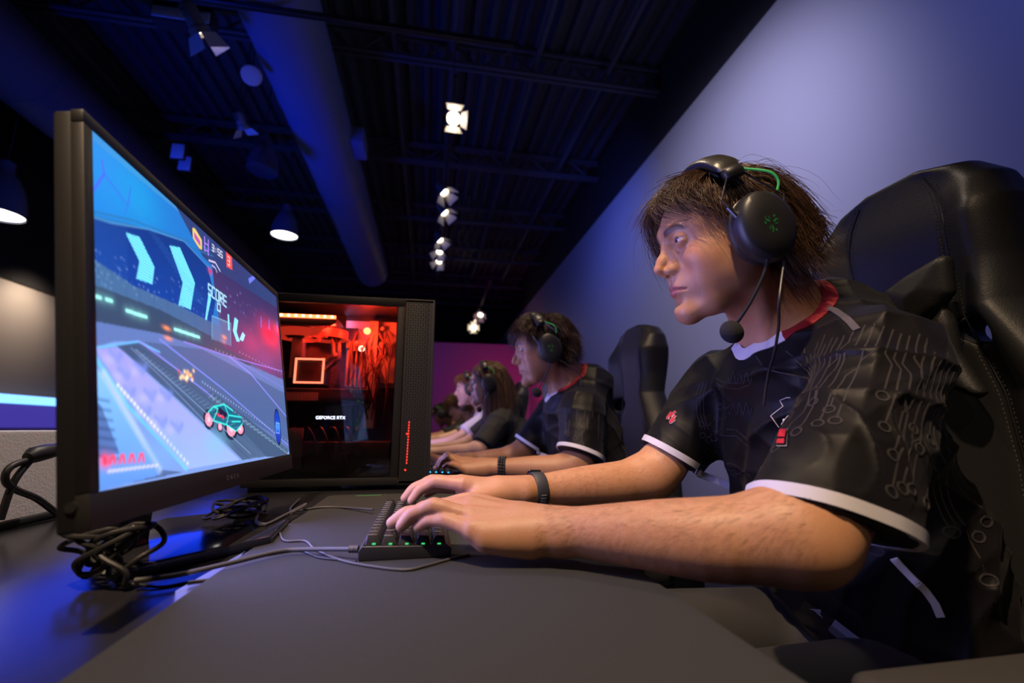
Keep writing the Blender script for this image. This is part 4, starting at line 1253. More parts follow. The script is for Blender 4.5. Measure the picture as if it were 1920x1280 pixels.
def trousers(root, J, m, m_shoe, res=.006, g=1.0, seat=.48):
    hip = Vector(J['hip']); F = Field()
    F.ell(hip + V3(-.01, 0, -.04), (.12 * g, .165 * g, .10 * g), .04)
    for s in (-1, 1):
        kn = V3(hip.x - .46, hip.y + s * .12, .575); an = V3(kn.x + .03, kn.y, .12)
        F.chain([hip + V3(0, s * .09, -.045), kn, an], [.078 * g, .066 * g, .052 * g], .03)
        b = Field()
    me = F.mesh((hip.x - .62, hip.y - .32, .04), (hip.x + .2, hip.y + .32, hip.z + .18), res, 'trousers')
    link('trousers', me, m, root)
    for s in (-1, 1):
        G = Field(); x = hip.x - .43; y = hip.y + s * .12
        G.cone((x + .02, y, .05), (x - .14, y + s * .01, .04), .045, .036, .02); G.cone((x + .02, y, .05), (x + .0, y, .12), .042, .045, .02)
        G.custom(lambda P: .001 - P[..., 2], (x, y, 0), .5, .006, 'i')
        link('shoe', G.mesh((x - .21, y - .08, -.01), (x + .1, y + .08, .18), .006, 'shoe'), m_shoe, root)

def headset(HM, label, boom=True, h=1.0, group='black gaming headsets', cable=None, logo=True, own=True):
    t = empty('headset', HM.translation, label, 'headset', group)
    m_b = mat('headset_black', (.016, .016, .018), .42); m_l = mat('headset_leather', (.025, .024, .024), .33, bump=(300, .3, .0008)); m_s = mat('headset_steel', (.10, .10, .12), .28, metal=.9)
    gr = mat('headset_green', (.03, .42, .09), .5, emit=(.03, .5, .10), estr=.05)
    m_em = mat('emblem_green', (.008, .10, .025), .5, emit=(.02, .5, .10), estr=.05)
    L = lambda x, y, z: HM @ V3(x, y, z)
    # padded band over the crown, leaning forward
    tilt = Matrix.Rotation(.15, 4, 'Y')
    B = lambda a, r=0, dx=0: HM @ tilt @ V3(dx, math.cos(a) * (.092 + r), .036 + math.sin(a) * (.090 + r))
    def band(a0, a1, w, th, r0, n=26):
        vs = []; fs = []; K = 12
        for i in range(n + 1):
            a = a0 + (a1 - a0) * i / n; e = min(1, min(i, n - i) / 2.5 + .35)
            for k in range(K):
                an = 2 * math.pi * k / K; cx = abs(math.cos(an)) ** .6 * (1 if math.cos(an) > 0 else -1); sx = abs(math.sin(an)) ** .8 * (1 if math.sin(an) > 0 else -1)
                vs.append(B(a, r0 + sx * th * e, cx * w * (.75 + .25 * e)))
        for i in range(n):
            for k in range(K): fs.append((i * K + k, i * K + (k + 1) % K, (i + 1) * K + (k + 1) % K, (i + 1) * K + k))
        fs += [tuple(range(K)), tuple(n * K + k for k in range(K))[::-1]]
        return vs, fs
    MB().add(*band(math.radians(38), math.radians(142), .019, .0085, .016), 0, True).build('headband', m_l, t)
    MB().add(*band(math.radians(42), math.radians(138), .016, .006, .004), 0, True).build('headband_cushion', m_b, t)
    for sx in (-.0185, .0185):
        b = MB()
        for i in range(60):
            a = math.radians(42 + 96 * i / 59); b.tube([B(a, .0195, sx), B(a + .008, .0205, sx * .93)], .0009, 5)
        if own: b.build('stitching', mat('thread_grey', (.10, .10, .10), .7), t)
    for s in (1, -1):
        f = 1 if s > 0 else -1
        aa = lambda d: math.radians(d if s > 0 else 180 - d)
        MB().add(*band(aa(40), aa(29), .016, .010, .014, 6), 0, True).build('band_end', m_b, t)
        MB().tube([B(aa(32), .014, .012), L(.050, s * .106, .050), L(.022, s * .116, -.004)], .0014, 8).tube([B(aa(32), .014, -.012), L(-.045, s * .100, .045), L(-.030, s * .110, .0)], .0016, 8).build('slider_rod', m_s, t)
        MB().tube([L(.045, s * .110, .038), L(.021, s * .117, -.008)], .0034, 8).build('slider_grip', m_s, t)
        # cup: oval shell, turned to follow the jaw
        C = HM @ Matrix.Translation((.001, s * .081, .001)) @ Matrix.Rotation(.16, 4, 'Y') @ Matrix.Rotation(-s * math.pi / 2, 4, 'X') @ Matrix.Scale(1.20, 4, (0, 1, 0)) @ Matrix.Scale(.93, 4, (1, 0, 0))
        MB().lathe([(.020, .002), (.034, 0), (.042, .004), (.043, .012), (.038, .018), (.026, .018)], 40, C).build('ear_cushion', m_l, t)
        MB().lathe([(.036, .016), (.0425, .018), (.0435, .030), (.0405, .042), (.034, .047), (.015, .0485), (.0005, .0485)], 44, C).build('ear_cup', m_b, t)
        if logo and s > 0:
            lg = MB()
            for k in range(3):
                R = C @ Matrix.Rotation(k * 2.094 + .3, 4, 'Z')
                Q = lambda pts: [R @ V3(x * 1.05, y * .86, .0488) for x, y in pts]
                for pts in ([(.001, .002), (.004, .004), (.0045, .008), (.0085, .010), (.005, .0105), (.002, .008)], [(.003, .0005), (.007, .003), (.0078, .0065), (.006, .004)], [(.0, .009), (.002, .0105), (.001, .0135), (-.0015, .0115)]):
                    v = Q(pts); lg.add(v, [tuple(range(len(v)))])
            lg.build('cup_emblem', m_em, t)
        if s > 0:
            MB().tube(spline([B(aa(35), .017, -.010), L(-.022, .112, .078), L(-.030, .116, .062), L(-.026, .116, .048)], 8), .0017, 8).build('green_wire', gr, t)
            tag([o for o in t.children if o.name.startswith('green_wire')][0], 'bright green wire')
    if boom:
        MB().tube(spline([L(.008, .118, -.040), L(.020, .116, -.066), L(.042, .108, -.100), L(.062, .096, -.126)], 8), .0022, 8).build('microphone_boom', m_b, t)
        T = HM @ Matrix.Translation((.068, .091, -.136)) @ Matrix.Rotation(.5, 4, 'Y')
        G = MB().lathe([(max(.0004, .0155 * math.sin(math.pi * i / 16)), -.017 * math.cos(math.pi * i / 16)) for i in range(17)], 32, T)
        G.build('microphone', mat('microphone_foam', (.012, .012, .016), .95, bump=(900, .8, .001)), t, smooth=True)
    if cable: MB().tube(spline(cable, 8), .0019, 8).build('cable', m_b, t)
    return t

# clothes materials
m_jersey = mat('jersey_black_knit', (.0052, .0046, .0052), .50, spec=.22, sheen=.03, bump=(1500, .3, .0004))
m_white = mat('white_piping', (.62, .60, .66), .6)
m_red = mat('red_collar', (.24, .006, .012), .6, bump=(900, .3, .0004))
m_pants = mat('trousers_charcoal', (.018, .017, .017), .8, bump=(700, .3, .0006))
m_shoe = mat('shoe_black', (.02, .02, .02), .6)
m_print = mat('circuit_print_grey', (.038, .034, .037), .6, spec=.2)

# ---- first player
skinA = skin_mat('skin_light', (.50, .255, .135), (.36, .11, .10), (.03, .015, .009))
HM1 = Matrix.Translation((.450, .60, 1.176)) @ rot_m(2.967, .19, -.13) @ Matrix.Scale(.945, 4)
J1 = dict(neck=(.570, .625, 1.035), nape=(.640, .625, 1.10), chest=(.615, .65, .90), waist=(.640, .65, .76), hip=(.685, .64, .60),
          shL=(.568, .478, .985), elL=(.350, .395, .795), wrL=(.138, .545, .784), hdL=(-.18, .070, .030),
          shR=(.575, .825, .985), elR=(.425, .845, .800), wrR=(.150, .795, .793), hdR=(-.18, .02, .02),
          vneck=(.492, .632, .976), hem=.595, yoke=[((.568, .630, .985), (.640, .625, 1.072), .078, .068)])
tips1 = {'L': [(-.042, .640, .784), (-.044, .612, .784), (-.026, .594, .784), (-.006, .586, .784)],
         'R': [(-.020, .790, .785), (-.032, .815, .785), (-.026, .838, .785), (-.008, .855, .784)]}
p1, body1, BF1, H1 = person('person', 'player nearest to us, brown hair over his forehead, both hands on the keyboard', 'players sitting in a row', HM1, J1, skinA, None, None,
    res=.0018, tips=tips1, hand_up={'L': (0, -.25, 1), 'R': (0, .1, 1)}, look=(.22, -.02))
hm1 = hair_mat('hair_brown', (.022, .010, .006), (.115, .058, .028))
hr = strands('hair', HM1, HAIR_A, 9500, p1, hm1, reg_short, width=.00042, jit=.0065, clump=.78, nclump=230, lift=(.003, .013), lenj=.3)
def fly(p): return reg_short(p)
strands('stray_hair', HM1, HAIR_A, 260, p1, hm1, fly, width=.00022, jit=.022, clump=.0, nclump=10, lift=(.010, .030), lenj=.4, seed=12)
strands('eyebrow', HM1, [[(.088, s * .014, .036), (.094, s * .020, .041), (.092, s * .027, .043)] for s in (1, -1)] + [[(.080, s * .036, .038), (.086, s * .042, .042), (.080, s * .049, .040)] for s in (1, -1)], 520, p1, hair_mat('brow_hair', (.02, .01, .006), (.05, .025, .014)),
        lambda p: (np.abs(p[:, 2] - (.0375 + .005 * np.clip((np.abs(p[:, 1]) - .012) / .02, 0, 1) - .006 * np.clip((np.abs(p[:, 1]) - .036) / .02, 0, 1))) < .0038) & (np.abs(p[:, 1]) > .012) & (np.abs(p[:, 1]) < .052) & (p[:, 0] > .04), width=.00022, jit=.0012, seg=5, clump=.2, nclump=40, lift=(.006, .010), seed=3)
def arm_hair(parent, el, wr, r0, r1, n, seed, body_me):
    bvh = BVHTree.FromPolygons([v.co for v in body_me.vertices], [tuple(q.vertices) for q in body_me.polygons]); rs = np.random.RandomState(seed); b = MB()
    ax = unit(wr - el); x = ax.orthogonal().normalized(); y = ax.cross(x); down = V3(0, 0, -1)
    for i in range(n):
        t = rs.uniform(-.02, .98); a = rs.uniform(0, 6.2832); d = x * math.cos(a) + y * math.sin(a)
        if d.z < -.75: continue
        o = lerp(el, wr, t); h, no, _, _ = bvh.ray_cast(o + d * .07, -d, .07)
        if h is None: continue
        dr = unit(ax * .9 + down * rs.uniform(.1, .8) + V3(*rs.normal(size=3)) * .25); dr = unit(dr - no * dr.dot(no)); L_ = rs.uniform(.006, .013); w_ = .000075
        s_ = dr.cross(no)
        P_ = [h, h + dr * L_ * .5 + no * .0012, h + dr * L_ + no * .0010 + s_ * rs.uniform(-.001, .001)]
        b.add([P_[0] - s_ * w_, P_[0] + s_ * w_, P_[1] + s_ * w_, P_[1] - s_ * w_, P_[2]], [(0, 1, 2, 3), (3, 2, 4)])
    return b.build('arm_hair', mat('arm_hair_brown', (.26, .13, .06), .5), parent)
arm_hair(p1, J1['elL'] if isinstance(J1['elL'], Vector) else Vector(J1['elL']), Vector(J1['wrL']), .04, .025, 4200, 2, body1.data)
arm_hair(p1, Vector(J1['elR']), Vector(J1['wrR']), .04, .025, 2200, 3, body1.data)
m_nail = mat('fingernail', (.62, .38, .30), .25)
for hh in H1:
    for (q0, qa, qb, qc, rr) in hh:
        dn = unit(qc - qb); upn = unit(V3(0, 0, 1) - dn * dn.z); c_ = lerp(qb, qc, .86) + upn * rr * .80
        T_ = frame(c_, dn, upn) @ Matrix.Diagonal((.0058, .0046, .0014, 1)); bm_ = bmesh.new(); bmesh.ops.create_uvsphere(bm_, u_segments=14, v_segments=8, radius=1); bm_.transform(T_)
        MB().bm(bm_, 0, True).build('fingernail', m_nail, p1); bm_.free()
j1, bv1, ends1, rim1, ND1 = jersey(p1, HM1, J1, m_jersey, res=.0028, g=1.0, folds=.0040, creases=[((.430, .400, .900), .085, (72, 8, -58), .0042), ((.50, .41, .985), .07, (46, 20, -62), .0034), ((.57, .50, 1.06), .05, (60, 60, 10), .0018), ((.53, .80, .90), .07, (50, -20, 50), .0020)], sleeve_c=[(.405, .425, .805), (.486, .866, .842)], sleeve_r=[.076, .062], sleeve_n=[(-.36, -.10, -.92), (-.45, .15, -.80)])
trousers(p1, J1, m_pants, m_shoe)
def bv_far(bvh, o, d, L=.16):
    """outermost hit looking back towards o"""
    loc, no, i, dist = bvh.ray_cast(o + d * L, -d, L)
    return loc
def trim_ring(bvh, e, parent, m, w=.009, th=.0032, name='sleeve_trim', k=48):
    ce, n, r, sh = e
    x = n.orthogonal().normalized(); y = n.cross(x); P = []
    for i in range(k):
        a = 6.28318 * i / k; d = x * math.cos(a) + y * math.sin(a)
        h = bv_far(bvh, ce - n * .008, d)
        P.append(h if h is not None and (h - ce).length < r * 1.8 else None)
    for i in range(k):
        if P[i] is None:
            a = 6.28318 * i / k; P[i] = ce + (x * math.cos(a) + y * math.sin(a)) * r
    vs = []; fs = []
    for i in range(k):
        o = (P[i] - ce); o = unit(o - n * o.dot(n))
        for a, b_ in ((-w / 2, -.001), (-w / 2, th), (w / 2 + .003, th), (w / 2 + .003, -.004)): vs.append(P[i] + n * a + o * b_)
    for i in range(k):
        j = (i + 1) % k
        for q in range(4): fs.append((i * 4 + q, i * 4 + (q + 1) % 4, j * 4 + (q + 1) % 4, j * 4 + q))
    o = MB().add(vs, fs, 0, True).build(name, m, parent)
    tag(o, 'white piping around the sleeve opening')
    return o
def collar(bvh, J, rim, ND, parent, w=.017, white=.30):
    """band around the neck opening: red behind the neck, white at the point of the V"""
    nb = Vector(J['neck']); N = len(rim)
    for _ in range(2): rim = [(rim[i - 1] + rim[i] * 2 + rim[(i + 1) % N]) / 4 for i in range(N)]
    low = min(range(N), key=lambda i: rim[i].x * 1.0 + rim[i].z)
    ctr = sum(rim, Vector()) / N
    vs = []
    for i in range(N):
        t = unit(rim[(i + 1) % N] - rim[i - 1])
        co, no, _, _ = bvh.find_nearest(rim[i] + unit(rim[i] - ctr) * .006)
        out = t.cross(no); out = unit(out) * (1 if out.dot(rim[i] - ctr) > 0 else -1)
        row = []
        for a, h in ((-.003, -.002), (-.003, .0022), (w * .5, .0026), (w, .0016), (w, -.001)):
            q = rim[i] + out * a
            if a > 0:
                c2, n2, _, _ = bvh.find_nearest(q); q = c2 + n2 * h
            else: q = q + no * h
            row.append(q)
        vs.append(row)
    def build(idx, m, name, lb):
        b = MB(); V_ = [q for i in idx for q in vs[i % N]]; f = []
        for i in range(len(idx) - 1):
            for k in range(4): f.append((i * 5 + k, i * 5 + k + 1, i * 5 + 6 + k, i * 5 + 5 + k))
        o = b.add(V_, f, 0, True).build(name, m, parent); tag(o, lb)
    h = int(N * white / 2)
    build(list(range(low - h, low + h + 1)), m_white, 'collar_point', 'white point of the V-neck')
    build(list(range(low + h, low + N - h + 1)), m_red, 'collar', 'red collar band')
for e in ends1: trim_ring(bv1, e, j1, m_white)
collar(bv1, J1, rim1, ND1, j1)
headset(HM1, 'black headset with green wire and green emblem on the nearest player', cable=[HM1 @ V3(-.018, .112, -.046), atY(1461, 560, .485), atY(1460, 610, .50), atY(1452, 660, .52), atY(1440, 705, .545), atY(1432, 760, .56)])

# ---- details on the first player's jersey
def pix(bvh, x, y, L=3):
    """point of the cloth seen at a pixel"""
    d = ray(x, y).normalized(); loc, no, i, dist = bvh.ray_cast(_C, d, L)
    return loc, no
def flat_on(bvh, v, fs, cx, cy, ux, uy, parent, name, m, h=.0012):
    """2-D shape (v in metres) laid on the cloth around pixel cx,cy; ux/uy world directions of its axes"""
    loc, no = pix(bvh, cx, cy)
    if loc is None: return None
    ux = unit(Vector(ux) - no * no.dot(Vector(ux))); uy = unit(Vector(uy) - no * no.dot(Vector(uy)) - ux * ux.dot(Vector(uy)))
    V_ = []
    for a, b_ in v:
        q = loc + ux * a + uy * b_
        c2, n2, _, _ = bvh.find_nearest(q); V_.append(c2 + n2 * h)
    return MB().add(V_, fs).build(name, m, parent)
def circuits(bvh, parent, axis_a, axis_b, cols, name, u0, u1, a0, a1, seed, w=.0022, L=.2, ref=None):
    """printed circuit lines around a sleeve or torso: u runs along the axis, a around it"""
    rs = random.Random(seed); A0 = Vector(axis_a); B0 = Vector(axis_b); ax = unit(B0 - A0); ref = Vector(ref or (-1, 0, 0))
    x = unit(ref - ax * ref.dot(ax)); y = ax.cross(x); Ln = (B0 - A0).length
    def P(u, a):
        o = A0 + ax * (u * Ln); d = x * math.cos(a) + y * math.sin(a)
        loc, no, i, dist = bvh.ray_cast(o + d * L, -d, L)
        return loc if loc is not None else o + d * .07
    b = MB()
    da = (a1 - a0) / cols
    for c in range(cols):
        a = a0 + da * (c + .5); u = u0 + rs.uniform(0, .12); end = u1 - rs.uniform(0, .5) * (u1 - u0); pts = [(u, a)]
        while u < end - .1:
            u2 = min(end, u + rs.uniform(.10, .28)); pts.append((u2, a)); u = u2
            if u < end - .12 and rs.random() < .7:
                j = rs.choice((-1, 1)) * da * rs.choice((.6, 1.0)); pts.append((u + .05, a + j)); a += j; u += .05
        fine = []
        for i in range(len(pts) - 1):
            n = max(1, int(abs(pts[i + 1][0] - pts[i][0]) * Ln / .008))
            for k in range(n): t = k / n; fine.append((pts[i][0] * (1 - t) + pts[i + 1][0] * t, pts[i][1] * (1 - t) + pts[i + 1][1] * t))
        fine.append(pts[-1])
        surf_ribbon(bvh, [P(*q) for q in fine], w, mb=b, off=.0001, th=.0002)
        rr = .0055; cu, ca = fine[-1][0] + (rr + .001) / Ln, fine[-1][1]; ra = rr / .075
        surf_ribbon(bvh, [P(cu + math.sin(6.2832 * k / 14) * rr / Ln, ca + math.cos(6.2832 * k / 14) * ra) for k in range(14)], w, mb=b, off=.0003, th=.0005, closed=True)
    o = b.build(name, m_print, parent); tag(o, 'pale grey circuit-board print'); return o
J = J1
circuits(bv1, j1, J['shL'], (.405, .425, .805), 27, 'circuit_print', .02, .93, -2.6, .9, 3, w=.0019)
circuits(bv1, j1, (.62, .58, .92), (.66, .58, .70), 7, 'circuit_print', .0, .98, -2.2, -.9, 12, L=.3)
# traces across the chest
CB = MB()
def cl(pts, w_=.0015, n=5):
    q_ = [pix(bv1, 1190 + a / 2.59, 693 + b_ / 2.59)[0] for a, b_ in [(p0[0] + (p1_[0] - p0[0]) * t / n, p0[1] + (p1_[1] - p0[1]) * t / n) for p0, p1_ in zip(pts[:-1], pts[1:]) for t in range(n)] + [pts[-1]]]
    q_ = [x_ for x_ in q_ if x_ is not None]
    if len(q_) > 2 and max((q_[i] - q_[i + 1]).length for i in range(len(q_) - 1)) < .03: surf_ribbon(bv1, q_, w_, mb=CB, off=.0001, th=.0002)
for yy in (240, 265, 290, 320, 345, 372, 400, 430, 455): cl([(400 + (yy % 3) * 8, yy), (500 - (yy - 240) * .1, yy + 2), (560, yy + 62)] if yy > 280 else [(395, yy), (565, yy + 2)])
for yy in (470, 492, 515, 540, 565): cl([(340, yy), (410, yy + 6), (450, yy + 50), (470, yy + 90)])
for yy in (590, 615, 640): cl([(345, yy - 20), (385, yy), (440, yy + 10), (500, yy + 30)])
for cx_, cy_ in ((380, 110), (415, 180), (400, 235), (325, 265), (360, 340), (355, 400), (475, 500), (380, 530), (410, 610), (330, 318)):
    cl([(cx_ + 13 * math.cos(a), cy_ + 13 * math.sin(a)) for a in np.linspace(0, 6.2832, 15)], n=1); cl([(cx_ + 13, cy_ + 3), (cx_ + 30, cy_ + 8), (cx_ + 45, cy_ - 6)])
for yy in (60, 85, 110, 135): cl([(395, yy - 20), (430, yy), (500, yy + 8), (560, yy - 12)])
for xx in (300, 316, 332): cl([(xx + 20, 60), (xx, 120), (xx + 4, 220), (xx + 26, 290)])
tag(CB.build('circuit_print', m_print, j1), 'pale grey circuit-board print')
# coiled trace on the chest
for k, (xx, yy, wv) in enumerate(((1388, 708, 26), (1388, 766, 22))):
    pts = []
    for i in range(41):
        t = i / 40; q, n_ = pix(bv1, xx - 22 + 44 * t, yy + math.sin(t * 22) * 11)
        if q is not None: pts.append(q)
    if len(pts) > 3: surf_ribbon(bv1, pts, .0016, off=.0003, th=.0005).build('circuit_print', m_print, j1)
# shoulder seam tapes
m_tape = mat('seam_tape_grey', (.075, .065, .08), .6)
def pixline(pl, n=8):
    out = []
    for a, b_ in zip(pl[:-1], pl[1:]):
        for i in range(n):
            t = i / n; q, n_ = pix(bv1, a[0] + (b_[0] - a[0]) * t, a[1] + (b_[1] - a[1]) * t)
            if q is not None: out.append(q)
    return out
for pl, w_ in (([(1550, 578), (1565, 582), (1590, 600), (1610, 622)], .008), ([(1500, 566), (1530, 575)], .006)):
    q = pixline(pl)
    if len(q) > 2: surf_ribbon(bv1, q, w_, th=.0012).build('shoulder_tape', m_tape, j1)
q = pixline([(1676, 1046), (1690, 1062), (1712, 1084), (1735, 1107), (1752, 1130), (1764, 1158)])
if len(q) > 2: tag(surf_ribbon(bv1, q, .008, th=.002).build('side_piping', m_white, j1), 'white piping down the side')
# crest on the chest (outline, letter and red panel) and the red mark on the far sleeve
q = pixline([(1482, 745), (1475, 745), (1463, 750), (1469, 762), (1446, 780), (1464, 805)], 6)
if len(q) > 2: surf_ribbon(bv1, q, .0009, th=.0008).build('crest_outline', m_white, j1)
def shape(pxs, name, m):
    V_ = []
    for x_, y_ in pxs:
        l, n_ = pix(bv1, x_, y_)
        if l is None: return
        V_.append(l + n_ * .0018)
    b = MB(); b.add(V_, [tuple(range(len(V_)))]); return b.build(name, m, j1)
shape([(1463, 804), (1479, 805), (1477, 838), (1458, 838)], 'crest_panel', m_white)
m_redp = mat('print_red', (.50, .02, .035), .5)
for pxs in ([(1465, 807), (1477, 807), (1475, 821), (1462, 820)], [(1461, 825), (1474, 824), (1473, 834), (1459, 833)]):
    V_ = [pix(bv1, *p_) for p_ in pxs]
    if all(v_[0] is not None for v_ in V_): MB().add([v_[0] + v_[1] * .0026 for v_ in V_], [(0, 1, 2, 3)]).build('crest_red', m_redp, j1)
v_, f_ = text_mesh('Y', .017, 0, offset=.0006)
flat_on(bv1, [(p_.x, p_.y) for p_ in v_], f_, 1472, 792, (.25, -1, 0), (0, 0, 1), j1, 'crest_letter', m_white, .0022)
for k, pl in enumerate(([(1268, 772), (1262, 776), (1256, 785)], [(1267, 779), (1262, 785), (1256, 791)], [(1266, 786), (1260, 791), (1254, 793)], [(1260, 773), (1254, 781), (1251, 789)])):
    q = pixline(pl, 3)
    if len(q) > 2:
        surf_ribbon(bv1, q, .0058, th=.0010).build('sleeve_emblem', m_white, j1); surf_ribbon(bv1, q, .0036, th=.0020).build('sleeve_emblem', m_redp, j1)
# hem label: black patch with a small mark, then a grey-blue strip
def lift(pxs, name, m, h):
    V_ = [pix(bv1, *p_) for p_ in pxs]
    if any(v_[0] is None for v_ in V_): return
    n_ = sum((v_[1] for v_ in V_), Vector()).normalized()
    b = MB(); b.add([v_[0] + n_ * h for v_ in V_], [tuple(range(len(V_)))]); return b.build(name, m, j1)
lift([(1514, 1121), (1569, 1155), (1557, 1176), (1504, 1136)], 'hem_label', mat('label_black', (.004, .004, .005), .5), .007)
m_lg = mat('label_grey', (.20, .20, .23), .6)
lift([(1569, 1155), (1638, 1207), (1630, 1219), (1563, 1166)], 'hem_label', m_lg, .007)
lift([(1563, 1166), (1630, 1219), (1623, 1234), (1557, 1176)], 'hem_label', mat('label_dark_grey', (.09, .08, .10), .7), .007)
lift([(1525, 1136), (1548, 1137), (1547, 1144)], 'label_mark', m_lg, .0085); lift([(1536, 1141), (1546, 1145), (1552, 1155)], 'label_mark', m_lg, .0085)
# ---- the others in the row
def shiftJ(J, d, dz=0, **kw):
    o = {}
    for k, v in J.items():
        if k == 'hem': o[k] = v; continue
        if k == 'yoke': o[k] = [(Vector(a) + Vector(d), Vector(b_) + Vector(d), ra, rb) for a, b_, ra, rb in v]; continue
        if k.startswith('hd'): o[k] = Vector(v); continue
        o[k] = Vector(v) + Vector(d)
    o.update({k: (Vector(v) if not isinstance(v, (int, float)) else v) for k, v in kw.items()})
    return o
# second player
HM2 = Matrix.Translation((.388, 1.480, 1.153)) @ rot_m(3.03, .17, -.05) @ Matrix.Scale(.95, 4)
J2 = shiftJ(J1, (-.092, .868, -.020), elL=(.440, 1.318, .782), wrL=(.190, 1.385, .786), hdL=(-.17, .05, .018), elR=(.320, 1.66, .79), wrR=(.130, 1.62, .79), hdR=(-.16, -.02, .0), shL=(.470, 1.352, .952), shR=(.47, 1.69, .95))
skinB = skin_mat('skin_tan', (.42, .21, .115), (.33, .11, .09), (.03, .015, .009), .35)
tips2 = {'L': [(.040, 1.49, .785), (.038, 1.468, .785), (.043, 1.448, .785), (.055, 1.430, .785)], 'R': [(-.03, 1.57, .785), (-.045, 1.59, .785), (-.04, 1.61, .785), (-.02, 1.63, .785)]}
p2, body2, BF2, H2 = person('person', 'second player, curly brown hair, black beaded bracelet, typing in the same jersey', 'players sitting in a row', HM2, J2, skinB, None, None, res=.0028, tips=tips2, hand_up={'L': (0, -.2, 1), 'R': (0, .1, 1)}, look=(.05, -.05))
strands('hair', HM2, HAIR_B, 5200, p2, hair_mat('hair_dark_brown', (.020, .010, .007), (.085, .040, .022)), reg_short, width=.0008, jit=.009, clump=.75, nclump=160, lift=(.004, .022), seed=4, length=.70)
j2, bv2, ends2, rim2, ND2 = jersey(p2, HM2, J2, m_jersey, res=.0045, folds=.0035, sleeve_c=[(.448, 1.322, .822), (.378, 1.665, .832)], sleeve_r=[.072, .060], sleeve_n=[(-.35, -.15, -.9), (-.5, .1, -.8)])
for e in ends2: trim_ring(bv2, e, j2, m_white, w=.008)
collar(bv2, J2, rim2, ND2, j2)
circuits(bv2, j2, J2['shL'], (.448, 1.322, .822), 10, 'circuit_print', .05, .9, -2.6, .9, 5, w=.003)
trousers(p2, J2, m_pants, m_shoe, res=.010)
headset(HM2, 'black headset with green wire worn by the second player', cable=[HM2 @ V3(-.02, .118, -.04), (.47, 1.36, 1.06), (.46, 1.375, 1.0), (.42, 1.40, .95)], own=False)
# beaded bracelet and watch
def ring_on(c, d, r, flat=1.0): return ring_pts(c, d, r, 30)
t = empty('bracelet', (.205, 1.378, .79), 'black braided bracelet on the second player\'s wrist', 'bracelet')
d = unit(J2['elL'] - J2['wrL']); c = J2['wrL'] + d * .035
b = MB()
for o_ in (-.0075, .0, .0075):
    for q in ring_pts(c + d * o_, d, .0285, 22):
        T = Matrix.Translation(q) @ Matrix.Scale(.0052, 4); bm_ = bmesh.new(); bmesh.ops.create_icosphere(bm_, subdivisions=1, radius=1); bm_.transform(T); b.bm(bm_, 0, True); bm_.free()
b.build('beads', mat('bead_black', (.012, .012, .012), .4), t)
t = empty('wristwatch', J1['wrR'], 'dark grey strap watch on the nearest player\'s far wrist', 'watch')
d = unit(Vector(J1['elR']) - Vector(J1['wrR'])); c = Vector(J1['wrR']) + d * .042
T = frame(c, d) @ Matrix.Rotation(math.pi / 2, 4, 'Y')
m_strap = mat('watch_strap', (.035, .036, .042), .5)
MB().lathe([(.0275, -.0105), (.0302, -.0105), (.0308, -.009), (.0308, .009), (.0302, .0105), (.0275, .0105), (.0275, -.0105)], 44, T).build('strap', m_strap, t)
b = MB(); Q = T @ Matrix.Rotation(0, 4, 'Z')
for k in range(4):
    a = math.atan2(-1, .25)
    dirv = V3(0, -1, -.15 - .17 * k).normalized(); dirv = unit(dirv - d * dirv.dot(d))
    b.box((0, 0, 0), (.0012, .0016, .009), M=frame(c + dirv * .0311, dirv, d.cross(dirv)) @ Matrix.Rotation(math.pi / 2, 4, 'X'))
b.build('strap_hole', mat('strap_hole_light', (.20, .20, .20), .5), t)
up = unit(V3(0, .75, 1) - d * d.dot(V3(0, .15, 1)))
MB().box((.0318, 0, 0), (.006, .022, .024), M=frame(c, up, d), bev=.0025).build('watch_case', mat('watch_case_black', (.01, .01, .012), .15), t)

# third player: woman with long hair, black T-shirt
m_tee = mat('tshirt_black', (.012, .012, .013), .8)
HM3 = Matrix.Translation((.322, 2.45, 1.128)) @ rot_m(3.06, .10, 0) @ Matrix.Scale(.93, 4)
J3 = shiftJ(J1, (-.195, 1.85, -.048), elL=(.255, 2.26, .795), wrL=(.03, 2.34, .785), shL=(.365, 2.33, .930), elR=(.22, 2.69, .80), wrR=(.00, 2.65, .79), hip=(.56, 2.47, .60), waist=(.50, 2.48, .74), chest=(.43, 2.48, .87), hem=.60)
skinC = skin_mat('skin_fair', (.58, .36, .27), (.40, .12, .12), (.05, .025, .015), 0)
p3, *_r = person('person', 'woman with long light-brown hair in a black T-shirt, third in the row', 'players sitting in a row', HM3, J3, skinC, None, None, res=.004, slim=.86)
strands('hair', HM3, HAIR_LONG, 4200, p3, hair_mat('hair_light_brown', (.05, .026, .013), (.20, .11, .055)), reg_long, width=.0013, jit=.008, clump=.6, nclump=120, lift=(.004, .02), seed=6, seg=16)
tee3, bv3, e3, rim3, n3 = jersey(p3, HM3, J3, m_tee, res=.006, g=.92, vneck=False, folds=.003, name='t_shirt', sl=(.85, .6))
trousers(p3, J3, m_pants, m_shoe, res=.012)
headset(HM3, 'black headset over the woman\'s long hair', own=False, logo=False)
